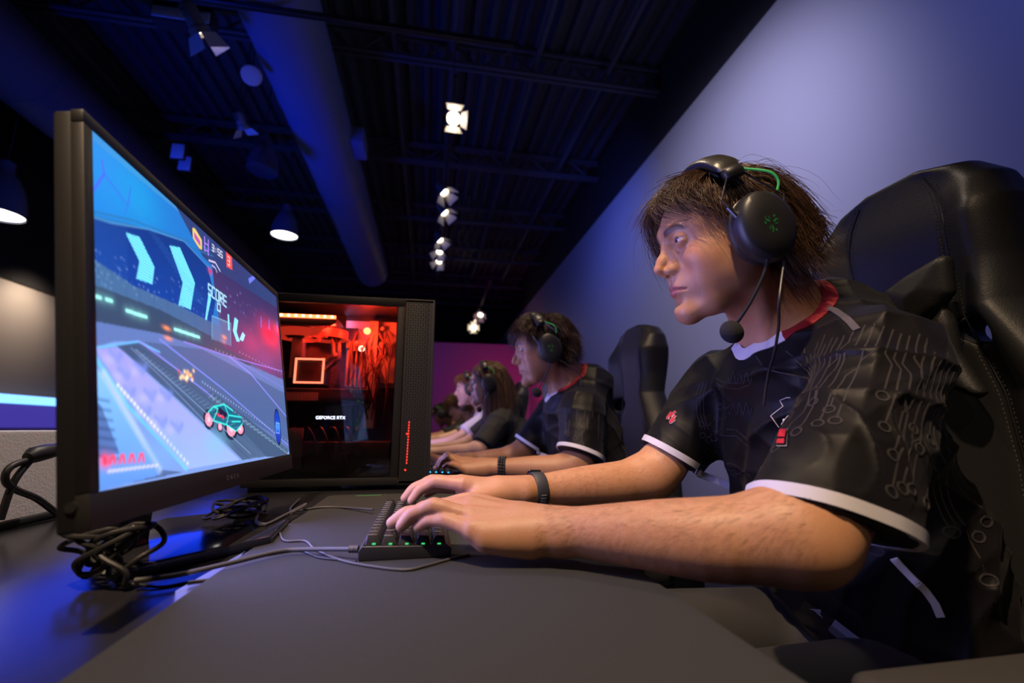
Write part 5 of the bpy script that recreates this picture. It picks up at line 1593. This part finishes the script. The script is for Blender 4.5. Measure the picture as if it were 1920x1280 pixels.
# fourth: pale man, white jersey with red and blue
HM4 = Matrix.Translation((.300, 3.25, 1.165)) @ rot_m(3.0, .12, 0) @ Matrix.Scale(.95, 4)
J4 = shiftJ(J1, (-.150, 2.65, -.020)); J4['elL'] = V3(.16, 3.05, .80); J4['wrL'] = V3(-.04, 3.15, .79)
m_wj = mat('jersey_white', (.55, .52, .60), .7); m_bj = mat('jersey_blue_panel', (.05, .06, .45), .7)
p4, *_r = person('person', 'fair red-haired player in a white jersey, half hidden behind the woman', 'players sitting in a row', HM4, J4, skinC, None, None, res=.0048)
strands('hair', HM4, HAIR_A, 1800, p4, hair_mat('hair_ginger', (.10, .035, .015), (.28, .11, .05)), reg_short, width=.0014, jit=.006, clump=.6, nclump=90, lift=(.003, .010), lenj=.3, seed=8)
j4, bv4, e4, rim4, n4 = jersey(p4, HM4, J4, m_wj, res=.007, folds=.002, vneck=True)
collar(bv4, J4, rim4, n4, j4)
for dz_, m_ in ((.0, m_redp), (-.03, m_bj)):
    surf_ribbon(bv4, [J4['chest'] + V3(-.12, y_, .06 + dz_ - abs(y_) * .3) for y_ in np.linspace(-.14, .14, 15)], .024, th=.002).build('chest_stripe', m_, j4)
trousers(p4, J4, m_pants, m_shoe, res=.012)
headset(HM4, 'headset on the fair player in the white jersey', own=False, logo=False)
# fifth: curly-haired, grey shirt, bending low
HM5 = Matrix.Translation((.29, 4.15, 1.085)) @ rot_m(2.95, .45, 0) @ Matrix.Scale(.95, 4)
J5 = shiftJ(J1, (-.16, 3.55, -.085)); J5['elL'] = V3(.12, 3.95, .80); J5['wrL'] = V3(-.10, 4.02, .79)
m_gt = mat('tshirt_grey', (.10, .10, .095), .8)
p5, *_r = person('person', 'curly-haired player in a grey T-shirt leaning low, fifth in the row', 'players sitting in a row', HM5, J5, skinC, None, None, res=.0055)
strands('hair', HM5, HAIR_B, 1800, p5, hair_mat('hair_curly_brown', (.06, .03, .015), (.20, .10, .05)), reg_short, width=.0020, jit=.014, clump=.5, nclump=90, lift=(.006, .03), seed=9)
jersey(p5, HM5, J5, m_gt, res=.008, folds=.002, vneck=False, name='t_shirt', sl=(.5, .5))
trousers(p5, J5, m_pants, m_shoe, res=.014)
# sixth: at the far end, dark shirt and headset
HM6 = Matrix.Translation((.17, 5.05, 1.045)) @ rot_m(2.9, .55, 0) @ Matrix.Scale(.95, 4)
J6 = shiftJ(J1, (-.27, 4.45, -.115)); J6['elL'] = V3(.06, 4.85, .80); J6['wrL'] = V3(-.14, 4.95, .79)
p6, *_r = person('person', 'farthest player, head bowed with a headset, at the end of the row', 'players sitting in a row', HM6, J6, skinB, None, None, res=.0055)
strands('hair', HM6, HAIR_A, 1500, p6, hair_mat('hair_black', (.012, .008, .006), (.05, .03, .02)), reg_short, width=.0020, jit=.006, clump=.5, nclump=90, lift=(.003, .010), seed=10)
jersey(p6, HM6, J6, m_tee, res=.008, folds=.002, vneck=False, name='t_shirt', sl=(.5, .5))
trousers(p6, J6, m_pants, m_shoe, res=.014)
headset(HM6, 'headset on the farthest player', own=False, logo=False)
# ------------------------------------------------------------------ gaming chairs
m_pu = mat('chair_leather', (.018, .018, .018), .46, spec=.4, bump=(420, .35, .0010))
m_ptrim = mat('chair_plastic', (.015, .015, .016), .35)
m_pad = mat('armrest_pad', (.04, .038, .036), .7, bump=(900, .3, .0005))
m_thread = mat('chair_thread', (.05, .05, .05), .7)
WZ = [.44, .55, .70, .85, .95, 1.02, 1.08, 1.15, 1.24, 1.29, 1.325, 1.345]
WW = [.20, .245, .262, .262, .245, .205, .172, .168, .172, .155, .120, .060]
def chair(name, bx, by, label, top=0.0, res=.005, yaw=0.0, detail=True):
    """bx,by: middle of the backrest; it faces the desk (-X)"""
    T = Matrix.Translation((bx, by, 0)) @ Matrix.Rotation(math.pi + yaw, 4, 'Z')
    root = empty(name, T @ V3(.30, 0, 0), label, 'chair', 'black gaming chairs behind the players')
    Ti = np.array(T.inverted(), dtype=np.float32)
    def loc(P): q = P @ Ti[:3, :3].T + Ti[:3, 3]; q = q.copy(); q[..., 2] -= top; return q
    def back(P):
        q = loc(P); z = q[..., 2]; y = np.abs(q[..., 1]); x = q[..., 0] + (z - 1.0) * .04
        w = np.interp(z, WZ, WW).astype(np.float32)
        f = y / np.maximum(w, .02)
        bol = np.exp(-((f - .80) / .20) ** 2)
        tp = 1 - sm(z, 1.22, 1.31); sh = sm(z, .60, .80) * (1 - .45 * sm(z, 1.06, 1.16)) * tp
        x0 = .030 * bol * sh
        t = .030 + .016 * bol * (.3 + .7 * tp) + .012 * np.exp(-((z - 1.22) / .08) ** 2) * (f < 2) - .005 * tp * np.exp(-((f - .50) / .04) ** 2)
        d1 = (y - w) * .92; d2 = np.abs(x - x0) - t
        d3 = np.maximum(z - 1.345, .44 - z)
        k = .035
        h = np.maximum(k - np.abs(d1 - d2), 0) / k; d = np.maximum(d1, d2) + h * h * k * .25
        return np.maximum(d, d3)
    F = Field(); F.custom(back, T @ V3(0, 0, .9 + top), .6, .01)
    for s in (1, -1):
        F.ell(T @ V3(0, s * .108, 1.045 + top), (.12, .034, .019), .012, 's', R=T.to_3x3() @ Matrix.Rotation(s * -.35, 3, 'X'))
    c = T @ V3(0, 0, 0)
    me = F.mesh((c.x - .16, c.y - .33, .42 + top), (c.x + .20, c.y + .33, 1.37 + top), res, 'backrest')
    br = link('backrest', me, m_pu, root)
    for s in (1, -1):
        E = T @ Matrix.Translation((.022, s * .108, 1.045 + top)) @ Matrix.Rotation(s * -.35, 4, 'X')
        pts = [E @ V3(0, math.cos(a) * .037, math.sin(a) * .0215) for a in np.linspace(0, 6.2832, 26)[:-1]]
        MB().tube(pts, .0055, 8, closed=True).build('hole_trim', m_ptrim, br)
    if detail:   # seams and stitches
        bvh = BVHTree.FromPolygons([v.co for v in me.vertices], [tuple(p.vertices) for p in me.polygons])
        for s in (1, -1):
            P_ = []
            for z in np.linspace(1.325, .55, 60):
                w = float(np.interp(z, WZ, WW)); o = T @ V3(.3, s * w * .50, z + top)
                h, n_, i_, d_ = bvh.ray_cast(o, T.to_3x3() @ V3(-1, 0, 0), .6)
                if h is not None: P_.append(h)
            if len(P_) > 4:
                MB().tube(P_, .0016, 6).build('seam', m_ptrim, br)
                for side in (-.008, .008):
                    b = MB()
                    for i in range(0, len(P_) - 1):
                        for k in (0.15, .6):
                            a_ = lerp(P_[i], P_[i + 1], k) + (T.to_3x3() @ V3(0, side, 0)); c_ = lerp(P_[i], P_[i + 1], k + .25) + (T.to_3x3() @ V3(0, side, 0))
                            q1 = bvh.find_nearest(a_)[0]; q2 = bvh.find_nearest(c_)[0]; b.tube([q1, q2], .0009, 4)
                    b.build('stitching', m_thread, br)
    # seat
    def seat(P):
        q = loc(P); q[..., 2] += top; x = q[..., 0] - .27; y = np.abs(q[..., 1]); z = q[..., 2] - .44 - .035 * sm(y, .14, .24)
        d = np.maximum(np.maximum(np.abs(x) - .25, y - .26), np.abs(z) - .05)
        dd = np.stack([np.abs(x) - .21, y - .22, np.abs(z) - .015], -1)
        return np.sqrt((np.maximum(dd, 0) ** 2).sum(-1)) - .038
    G = Field(); G.custom(seat, T @ V3(.27, 0, .44), .4, .01)
    s0 = T @ V3(.27, 0, .44)
    link('seat', G.mesh((s0.x - .3, s0.y - .31, .36), (s0.x + .3, s0.y + .31, .54), res * 1.6, 'seat'), m_pu, root)
    # armrests
    for s in (1, -1):
        Q = T @ Matrix.Translation((.36, s * .312, .686))
        MB().box((0, 0, 0), (.27, .095, .028), M=Q, bev=.013, seg=4).build('armrest', m_pad, root)
        MB().box((-.06, 0, -.10), (.07, .03, .18), M=Q, bev=.008).box((-.06, -s * .06, -.20), (.06, .15, .03), M=Q, bev=.006).build('armrest_post', m_ptrim, root)
    MB().tube([T @ V3(.25, 0, .11), T @ V3(.25, 0, .26)], .028, 16).tube([T @ V3(.25, 0, .24), T @ V3(.25, 0, .40)], .020, 16).build('gas_lift', m_ptrim, root)
    MB().box((.25, 0, .395), (.24, .2, .03), M=T, bev=.005).build('mechanism', m_ptrim, root)
    b = MB()
    for k in range(5):
        R = T @ Matrix.Translation((.25, 0, 0)) @ Matrix.Rotation(k * 1.2566 + .3, 4, 'Z')
        b.tube([R @ V3(.02, 0, .12), R @ V3(.15, 0, .105), R @ V3(.30, 0, .075)], [.026, .022, .016], 10)
    b.build('star_base', m_ptrim, root)
    for k in range(5):
        R = T @ Matrix.Translation((.25, 0, 0)) @ Matrix.Rotation(k * 1.2566 + .3, 4, 'Z') @ Matrix.Translation((.30, 0, .031)) @ Matrix.Rotation(math.pi / 2, 4, 'X')
        MB().lathe([(.001, -.024), (.026, -.024), (.030, -.020), (.030, -.006), (.02, -.004), (.02, .004), (.030, .006), (.030, .020), (.026, .024), (.001, .024)], 20, R).build('caster', m_ptrim, root)
    return root, T
ch1, CT1 = chair('gaming_chair', .850, .640, 'big black leather gaming chair behind the nearest player', res=.004)
# lumbar harness cushion wings at the near side of the first chair
def cushion(pts_px, X, th, rnd):
    """padded panel with the given outline, standing in the plane X"""
    P2 = np.array([[atX(x, y, X).y, atX(x, y, X).z] for x, y in pts_px], dtype=np.float32)
    def fn(P):
        q = P[..., 1:3]; best = None; ins = np.zeros(P.shape[:-1], bool); n = len(P2)
        for i in range(n):
            a = P2[i]; e = P2[(i + 1) % n] - a; w = q - a
            t = np.clip((w @ e) / float(e @ e), 0, 1); d = ((w - t[..., None] * e) ** 2).sum(-1); best = d if best is None else np.minimum(best, d)
            y0, y1 = P2[i][1], P2[(i + 1) % n][1]
            c = ((q[..., 1] < y0) != (q[..., 1] < y1)) & (q[..., 0] < e[0] * (q[..., 1] - y0) / (e[1] + 1e-9) + a[0]); ins ^= c
        d2 = np.sqrt(best) * np.where(ins, -1, 1) + rnd; dx = np.abs(P[..., 0] - X) - th + rnd + .35 * np.maximum(d2 + .03, 0)
        return np.minimum(np.maximum(d2, dx), 0) + np.sqrt(np.maximum(d2, 0) ** 2 + np.maximum(dx, 0) ** 2) - rnd
    return fn
G = Field()
c_ = atX(1750, 600, .775)
G.custom(cushion([(1660, 548), (1700, 518), (1768, 478), (1784, 480), (1790, 548), (1768, 578), (1738, 602), (1712, 622), (1680, 590)], .775, .026, .012), c_, .3, .004)
G.custom(cushion([(1738, 612), (1778, 572), (1792, 604), (1802, 662), (1852, 736), (1838, 748), (1790, 732), (1752, 690)], .782, .026, .012), c_, .3, .004)
tag(link('side_wing', G.mesh(c_ - V3(.12, .2, .22), c_ + V3(.12, .2, .22), .004, 'side_wing'), m_pu, ch1), 'padded wing below the headrest')
chair('gaming_chair', .800, 1.640, 'black gaming chair behind the second player', top=-.055, res=.006)
chair('gaming_chair', .78, 2.70, 'dark gaming chair behind the long-haired woman', top=-.07, res=.010, detail=False)
chair('gaming_chair', .71, 3.55, 'gaming chair behind the player in the white jersey', top=-.09, res=.012, detail=False)
# ------------------------------------------------------------------ desktop PC
m_pc = mat('pc_case_black', (.014, .0135, .015), .45, bump=(700, .1, .0003))
m_pcin = mat('pc_inner_black', (.02, .018, .02), .4)
PX0, PX1, PY0, PY1, PZ0, PZ1 = -.440, .010, 1.250, 1.445, DZ + .012, 1.252
pc = empty('desktop_computer', (-.2, 1.35, DZ), 'black tower PC with glass side and red-lit interior behind the monitor', 'computer')
GX0, GX1, GZ0, GZ1 = -.425, -.088, .775, 1.228
b = MB()
b.box(((PX0 + PX1) / 2, (PY0 + PY1) / 2, PZ1 - .006), (PX1 - PX0, PY1 - PY0, .012), bev=.003)
b.box(((PX0 + PX1) / 2, (PY0 + PY1) / 2, PZ0 + .006), (PX1 - PX0, PY1 - PY0, .012), bev=.003)
b.box(((PX0 + PX1) / 2, PY1 - .004, (PZ0 + PZ1) / 2), (PX1 - PX0, .008, PZ1 - PZ0 - .02))
b.box((PX0 + .004, (PY0 + PY1) / 2, (PZ0 + PZ1) / 2), (.008, PY1 - PY0 - .01, PZ1 - PZ0 - .02))
b.box((PX1 - .035, (PY0 + PY1) / 2 + .006, (PZ0 + PZ1) / 2), (.05, PY1 - PY0 - .02, PZ1 - PZ0 - .02))
b.build('chassis', m_pc, pc)
b = MB()
for (a, c, e, g_) in ((PX0, -.069, GZ1, PZ1 - .001), (PX0, -.069, PZ0, GZ0), (PX0, GX0, GZ0, GZ1), (GX1, -.069, GZ0, GZ1)):
    b.box(((a + c) / 2, PY0 + .003, (e + g_) / 2), (c - a, .008, g_ - e), bev=.001)
b.build('side_frame', m_pc, pc)
m_glass = mat('smoked_glass', (.55, .55, .58), .02, trans=1.0, spec=.5)
MB().box(((GX0 + GX1) / 2, PY0 + .006, (GZ0 + GZ1) / 2), (GX1 - GX0 - .001, .003, GZ1 - GZ0 - .001)).build('glass_panel', m_glass, pc)
# front block with its triangle-pierced side
MB().box((-.0305, PY0 + .005, (PZ0 + PZ1) / 2), (.073, .010, PZ1 - PZ0), bev=.0012).box((PX1 - .003, (PY0 + PY1) / 2, (PZ0 + PZ1) / 2), (.010, PY1 - PY0, PZ1 - PZ0), bev=.002).build('front_panel', mat('pc_front_grey', (.026, .025, .029), .5), pc)
b = MB(); hz = .0070; hx = .0068
z = PZ0 + .014; row = 0
while z < PZ1 - .012:
    for k in range(9):
        x = -.060 + k * hx
        if x > -.004: break
        s = 1 if (k + row) % 2 else -1
        b.add([(x - .0025, PY0 - .0004, z - .0021 * s), (x + .0025, PY0 - .0004, z - .0021 * s), (x, PY0 - .0004, z + .0024 * s)], [(0, 1, 2)])
    z += hz; row += 1
b.build('perforation', mat('perforation_dark', (.002, .002, .002), .9), pc)
m_rd = emis('case_led_red', (1, .03, .02), 4)
b = MB()
for i in range(15):
    z = .915 - i * .0074; b.box((-.046 - i * .00015, PY0 - .0010, z), (.0020, .0008, .0042))
for x, z in ((-.051, .886), (-.050, .884), (-.052, .794), (-.050, .793)): b.box((x, PY0 - .001, z), (.0022, .0008, .0026))
b.build('front_light', m_rd, pc)
# interior
def inbox(name, x0, x1, y0, y1, z0, z1, m, bev=.001, parent=pc): return MB().box(((x0 + x1) / 2, (y0 + y1) / 2, (z0 + z1) / 2), (x1 - x0, y1 - y0, z1 - z0), bev=bev).build(name, m, parent)
m_board = mat('circuit_board', (.018, .017, .022), .35, noise=(140, (.05, .045, .05)))
m_metal = mat('inner_metal', (.55, .53, .52), .4, metal=.3)
m_redled = emis('red_strip', (1, .10, .03), 14)
board = inbox('motherboard', -.40, -.215, 1.425, 1.432, .885, 1.20, m_board)
def atPC(x, y, Y): p_ = atY(x, y, Y); return p_.x, p_.z
# radiator with red light strip along the top
inbox('radiator', -.405, -.255, 1.29, 1.42, 1.175, 1.200, m_pcin)
MB().box((-.33, 1.288, 1.1995), (.148, .006, .009), bev=.001).build('light_strip', m_redled, pc)
b = MB()
for i in range(8): b.box((-.395 + i * .0185, 1.284, 1.1995), (.005, .003, .0055))
b.build('strip_led', emis('strip_led_hot', (1, .55, .25), 20), pc)
for fx in (-.36, -.29):
    T = Matrix.Translation((fx, 1.35, 1.160))
    MB().lathe([(.055, -.012), (.058, -.012), (.058, .012), (.055, .012), (.055, -.012)], 36, T).build('fan_ring', mat('fan_red_ring', (.30, .02, .01), .4, emit=(1, .05, .02), estr=.8), pc)
    b = MB()
    for k in range(7):
        R = T @ Matrix.Rotation(k * .8976, 4, 'Z'); b.add([R @ V3(.012, -.004, -.004), R @ V3(.052, -.012, -.006), R @ V3(.052, .012, .006), R @ V3(.012, .006, .004)], [(0, 1, 2, 3)])
    b.tube([T @ V3(0, 0, -.01), T @ V3(0, 0, .01)], .014, 14); b.build('fan_blade', m_pcin, pc)
# square lit cooler
x0, z1 = atPC(555, 671, 1.36); x1, z0 = atPC(606, 719, 1.36)
b = MB(); w_ = .0045
for (a, c, e, g_) in ((x0, x1, z1 - w_, z1), (x0, x1, z0, z0 + w_), (x0, x0 + w_, z0, z1), (x1 - w_, x1, z0, z1)): b.box(((a + c) / 2, 1.357, (e + g_) / 2), (c - a, .006, g_ - e))
cl = inbox('cpu_cooler', x0 - .004, x1 + .004, 1.362, 1.424, z0 - .004, z1 + .004, m_pcin, .003)
b.build('cooler_light', emis('cooler_red', (1, .16, .08), 5), cl)
v_, f_ = text_mesh('O M E N', .0075, .0002); MB().add([((x0 + x1) / 2 + p_.x, 1.3612, (z0 + z1) / 2 + p_.y) for p_ in v_], f_).build('brand_lettering', mat('lettering_dim', (.25, .22, .22), .5), cl)
# coolant tubes from the cooler to the radiator
for k in (0, 1):
    MB().tube(spline([(x1 - .005, 1.37, z1 - .01 - k * .03), (x1 + .035, 1.335, z1 + .01 - k * .02), (-.262 + k * .014, 1.33, 1.10), (-.272 + k * .012, 1.345, 1.18)], 10), .0062, 12).build('coolant_tube', mat('tube_rubber', (.03, .02, .02), .35), pc)
# memory, heat sinks, braces, cables on the right
for i in range(4): inbox('memory_stick', -.238 + i * .012, -.232 + i * .012, 1.385, 1.424, 1.02, 1.155, m_metal)
inbox('heat_sink', -.39, -.36, 1.38, 1.424, 1.04, 1.17, m_metal); inbox('cable_cover', -.175, -.150, 1.36, 1.43, .90, 1.21, m_metal)
inbox('inner_panel', -.255, -.094, 1.434, 1.438, 1.02, 1.225, m_metal)
plate = inbox('inner_plate', -.155, -.10, 1.39, 1.43, 1.03, 1.215, m_metal)
for x, z in ((-.14, 1.19), (-.115, 1.15), (-.14, 1.06)): MB().tube([(x, 1.378, z), (x, 1.370, z)], .006, 12).build('screw', m_metal, plate)
MB().tube([(-.192, 1.36, 1.125), (-.192, 1.352, 1.125)], .009, 20).build('pump_knob', m_metal, pc)
MB().lathe([(.0055, 0), (.0085, 0), (.0085, .002), (.0055, .002), (.0055, 0)], 24, Matrix.Translation((-.192, 1.351, 1.125)) @ Matrix.Rotation(math.pi / 2, 4, 'X')).build('ring_light', emis('ring_red', (1, .5, .3), 8), pc)
rs = random.Random(2)
for i in range(24):
    x = -.225 + rs.random() * .10; z = 1.19 - rs.random() * .05
    MB().tube(spline([(x, 1.36 + rs.random() * .03, z), (x + rs.uniform(-.02, .03), 1.33 + rs.random() * .03, z - .06), (x + rs.uniform(-.03, .03), 1.335, z - .13), (x + rs.uniform(-.03, .02), 1.37, z - .21 - rs.random() * .05)], 8), rs.choice((.0010, .0014, .0022)), 8).build('inner_cable', mat('cable_dark', (.05, .02, .02), .4), pc)
for i in range(6):
    x = -.24 + i * .022; inbox('power_connector', x, x + .014, 1.37, 1.40, 1.130 - (i % 2) * .01, 1.150, m_metal)
# graphics card
gpu = inbox('graphics_card', -.40, -.165, 1.30, 1.425, .965, 1.005, m_pcin, .003)
inbox('card_edge', -.40, -.165, 1.2985, 1.3005, 1.0025, 1.0045, mat('card_edge_metal', (.5, .45, .42), .3, metal=.8), .0002, gpu)
v_, f_ = text_mesh('GEFORCE RTX', .0115, .0003, offset=.00005)
x_, z_ = atPC(620, 783, 1.298)
MB().add([(x_ + p_.x * 1.0, 1.2975, z_ + p_.y) for p_ in v_], f_).build('lit_lettering', emis('letter_blue_white', (.75, .82, 1.0), 6), gpu)
for i in range(24): pass
b = MB()
for i in range(26): b.box((-.395 + i * .0042, 1.299, .983), (.0014, .002, .022))
b.build('cooling_fin', m_metal, gpu)
inbox('psu_shroud', -.43, -.095, 1.27, 1.44, .775, .865, m_pcin, .003)
inbox('drive_cage', -.36, -.31, 1.262, 1.27, .80, .90, mat('drive_grey', (.08, .08, .085), .5), .002)
for k in range(5): MB().tube(spline([(-.34 + k * .03, 1.285, .90), (-.33 + k * .032, 1.268, .90), (-.31 + k * .03, 1.262, .87), (-.30 + k * .035, 1.265, .80)], 6), .0022, 6).build('inner_cable', m_pcin, pc)
for x in (PX0 + .04, PX1 - .05): inbox('foot', x - .03, x + .03, PY0 + .02, PY1 - .02, DZ + .0002, PZ0, m_pc)
lamp('pc_red_light', 'AREA', (-.30, 1.325, 1.172), (-.20, 1.40, 1.02), 13, (1.0, .035, .012), .16, .03, spread=170)
lamp('pc_red_light_plate', 'POINT', (-.175, 1.315, 1.17), None, 5.5, (1.0, .04, .010), .01)
# ------------------------------------------------------------------ keyboards
m_key = mat('keycap_black', (.022, .022, .024), .38)
m_kcase = mat('keyboard_case', (.02, .02, .022), .4)
m_kplate = mat('keyboard_plate', (.006, .008, .007), .5)
ROWS = [[1] * 13 + [2], [1.5] + [1] * 12 + [1.5], [1.75] + [1] * 11 + [2.25], [2.25] + [1] * 10 + [2.75], [1.25, 1.25, 1.25, 6.25, 1.25, 1.25, 1.25, 1.25]]
def keyboard(x0, y0, label, glow, gs=3.0, full=True, group='small lit keyboards'):
    """x0: edge towards the monitor, y0: left end; rows run along +Y"""
    t = empty('keyboard', (x0 + .052, y0 + .147, MZ), label, 'keyboard', group)
    W_, L_ = .106, .294
    MB().prism([(0, MZ), (W_, MZ), (W_ + .001, MZ + .010), (W_ - .003, MZ + .0135), (.003, MZ + .0165), (-.001, MZ + .011)], y0, y0 + L_, 'y', M=Matrix.Translation((x0, 0, 0)), bev=.0012).build('case', m_kcase, t)
    MB().prism([(.004, MZ + .016), (W_ - .004, MZ + .0130), (W_ - .004, MZ + .0142), (.004, MZ + .0172)], y0 + .003, y0 + L_ - .003, 'y', M=Matrix.Translation((x0, 0, 0))).build('plate', m_kplate, t)
    p = .0190; proto = {}; gl = MB(); lg = MB()
    for r_, row in enumerate(ROWS):
        xc = x0 + .0055 + (r_ + .5) * p; y = y0 + .0045
        zb = MZ + .0172 - .003 * (r_ / 4)
        hgt = (.0110, .0102, .0095, .0092, .0092)[r_]
        for w in row:
            L1 = w * p - .0012; yc = y + w * p / 2
            key = (r_, w)
            if key not in proto:
                a, c = (p - .0012) / 2, L1 / 2; ta, tc_ = a - .0032, c - .0028
                sk = -.0012 * (1 if r_ < 3 else -1)
                vs = [(-a, -c, 0), (a, -c, 0), (a, c, 0), (-a, c, 0)] + [(-ta + sk, -tc_, hgt), (ta + sk, -tc_, hgt - .0004), (ta + sk, tc_, hgt - .0004), (-ta + sk, tc_, hgt)]
                bmk = bmesh.new(); V_ = [bmk.verts.new(v) for v in vs]
                for f in ((3, 2, 1, 0), (4, 5, 6, 7), (0, 1, 5, 4), (1, 2, 6, 5), (2, 3, 7, 6), (3, 0, 4, 7)): bmk.faces.new([V_[i] for i in f])
                bmesh.ops.bevel(bmk, geom=[e for e in bmk.edges if e.verts[0].co.z > .001 or e.verts[1].co.z > .001], offset=.0011, segments=3, affect='EDGES', profile=.5)
                me = bpy.data.meshes.new('keycap'); bmk.to_mesh(me); bmk.free(); me.materials.append(m_key); me.shade_smooth()
                me.set_sharp_from_angle(angle=math.radians(50)); proto[key] = me
            o = bpy.data.objects.new('keycap', proto[key]); COL.objects.link(o); o.location = (xc, yc, zb); o.parent = t
            o.matrix_parent_inverse = world_of(t).inverted()
            gl.box((xc + .001, y - .0003, zb + .0006), (.0040, .0020, .0016)); lg.box((xc - .0015, yc - .001, zb + hgt + .00005), (.0022, .0026, .0002))
            y += w * p
    lg.build('key_legend', mat('legend_grey', (.12, .13, .12), .5), t)
    gl.build('backlight', emis('key_light', glow, gs), t)
    return t
kb1 = keyboard(-.0725, .586, 'compact black keyboard with green light under the nearest hands', (.06, .8, .22), .9)
kb2 = keyboard(-.02, 1.49, 'compact keyboard glowing bright blue under the second player\'s hands', (.03, .38, 1.0), 7)
keyboard(-.09, 2.42, 'keyboard under the long-haired woman\'s hands', (.2, .2, .3), .5)

# ------------------------------------------------------------------ cables
m_cab = mat('cable_black', (.018, .018, .02), .5)
m_cabg = mat('cable_grey', (.075, .072, .075), .55)
def cable(pts, r, label, m=m_cab, n=10, z=DZ):
    P = spline([tuple(atZ(x, y, z + dz + r)) if len(q) == 3 else tuple(q[:3]) for q in pts for x, y, dz in [q[:3]]], n)
    o = MB().tube(P, r, 10).build('cable', m, None)
    tag(o, label, 'cable'); return o
def cpx(pts, r, label, m=m_cab, base=DZ, n=10):
    P = spline([tuple(atZ(q[0], q[1], base + r + (q[2] if len(q) > 2 else 0))) for q in pts], n)
    o = MB().tube(P, r, 10).build('cable', m, None); tag(o, label, 'cable'); return o
cpx([(252, 1088, .004), (330, 1078, .004), (420, 1058, .004), (520, 1034, .004), (560, 1030, .004), (610, 1029, .006), (664, 1029, .010)], .0026, 'thick grey braided cable running to the near end of the keyboard', m_cabg, MZ)
MB_ = MB().tube([atZ(655, 1029, MZ + .012), atZ(672, 1029, MZ + .012)], .0042, 12)
o = MB_.build('cable_plug', m_cabg, None); tag(o, 'plug of the grey cable at the keyboard\'s near end', 'plug')
cpx([(562, 935), (545, 952), (552, 958), (600, 951), (640, 951), (700, 955, .006)], .0020, 'thin dark cable crossing the mat behind the keyboard', m_cabg, MZ)
cpx([(480, 978), (500, 982), (535, 965), (572, 945), (568, 950), (545, 962)], .0022, 'cable bend resting on the stand foot edge', m_cabg, DZ + .013)
cpx([(455, 965, .004), (480, 985), (520, 995), (533, 1013), (572, 1014), (592, 1030), (640, 1050), (700, 1062), (760, 1068), (800, 1060), (850, 1046), (880, 1040)], .0016, 'thin dark cable looping past the front of the keyboard', m_cabg, MZ)
cpx([(500, 1040), (560, 1032), (600, 1045), (668, 1052)], .0013, 'fine dark cable beside the keyboard\'s near end', m_cab, MZ)
# coil under the monitor's right side
rs = random.Random(4); P = []
c = atZ(448, 962, DZ + .02)
for i in range(46):
    a = i * .72; rr = .030 + .010 * math.sin(i * 1.3)
    P.append((c.x + rr * math.cos(a) * 1.1 + rs.uniform(-.004, .004), c.y + rr * math.sin(a) * 1.3 + rs.uniform(-.006, .006), DZ + .018 + .018 * (1 + math.sin(i * .9)) * .5 + rs.uniform(0, .004)))
P += [tuple(atZ(480, 978, DZ + .018)), tuple(atZ(500, 985, DZ + .016))]
tag(MB().tube(spline(P, 5), .0022, 8).build('cable_coil', m_cab, None), 'tangled coil of black cable under the monitor\'s far corner', 'cable')
P = []; c = atZ(170, 1040, DZ + .03)
for i in range(60):
    a = i * .83; rr = .022 + .010 * math.sin(i * 1.1)
    P.append((c.x + rr * math.cos(a) + i * .0008 - .01, c.y + rr * math.sin(a) * .8 + rs.uniform(-.003, .003), DZ + .008 + .045 * abs(math.sin(i * .37)) + rs.uniform(0, .004)))
P += [tuple(atZ(235, 1100, DZ + .004)), tuple(atZ(262, 1089, DZ + .006))]
tag(MB().tube(spline(P, 5), .0026, 8).build('cable_bundle', m_cab, None), 'messy bundle of black cables at the monitor\'s near corner', 'cable')
cpx([(245, 1092, .003), (300, 1100), (360, 1090), (420, 1082), (452, 1068)], .0014, 'thin dark cable on the glossy desk below the grey one', m_cab, DZ)
# power plug hanging over the low wall
Xc = -.62
t = empty('power_cord', atX(60, 850, Xc), 'black power cord with a moulded plug against the white stucco wall', 'power cord')
MB().tube(spline([atX(0, 975, Xc), atX(25, 905, Xc), atX(58, 862, Xc), atX(75, 850, Xc)], 8), .0050, 10).tube(spline([atX(60, 860, Xc), atX(20, 875, Xc), atX(10, 900, Xc), atX(30, 918, Xc), atX(70, 935, Xc), atX(110, 965, Xc)], 8), .0050, 10).build('cord', m_cab, t)
MB().tube([atX(52, 858, Xc), atX(62, 853, Xc), atX(82, 848, Xc), atX(110, 842, Xc)], [.008, .013, .013, .011], 14).build('plug', m_cab, t)
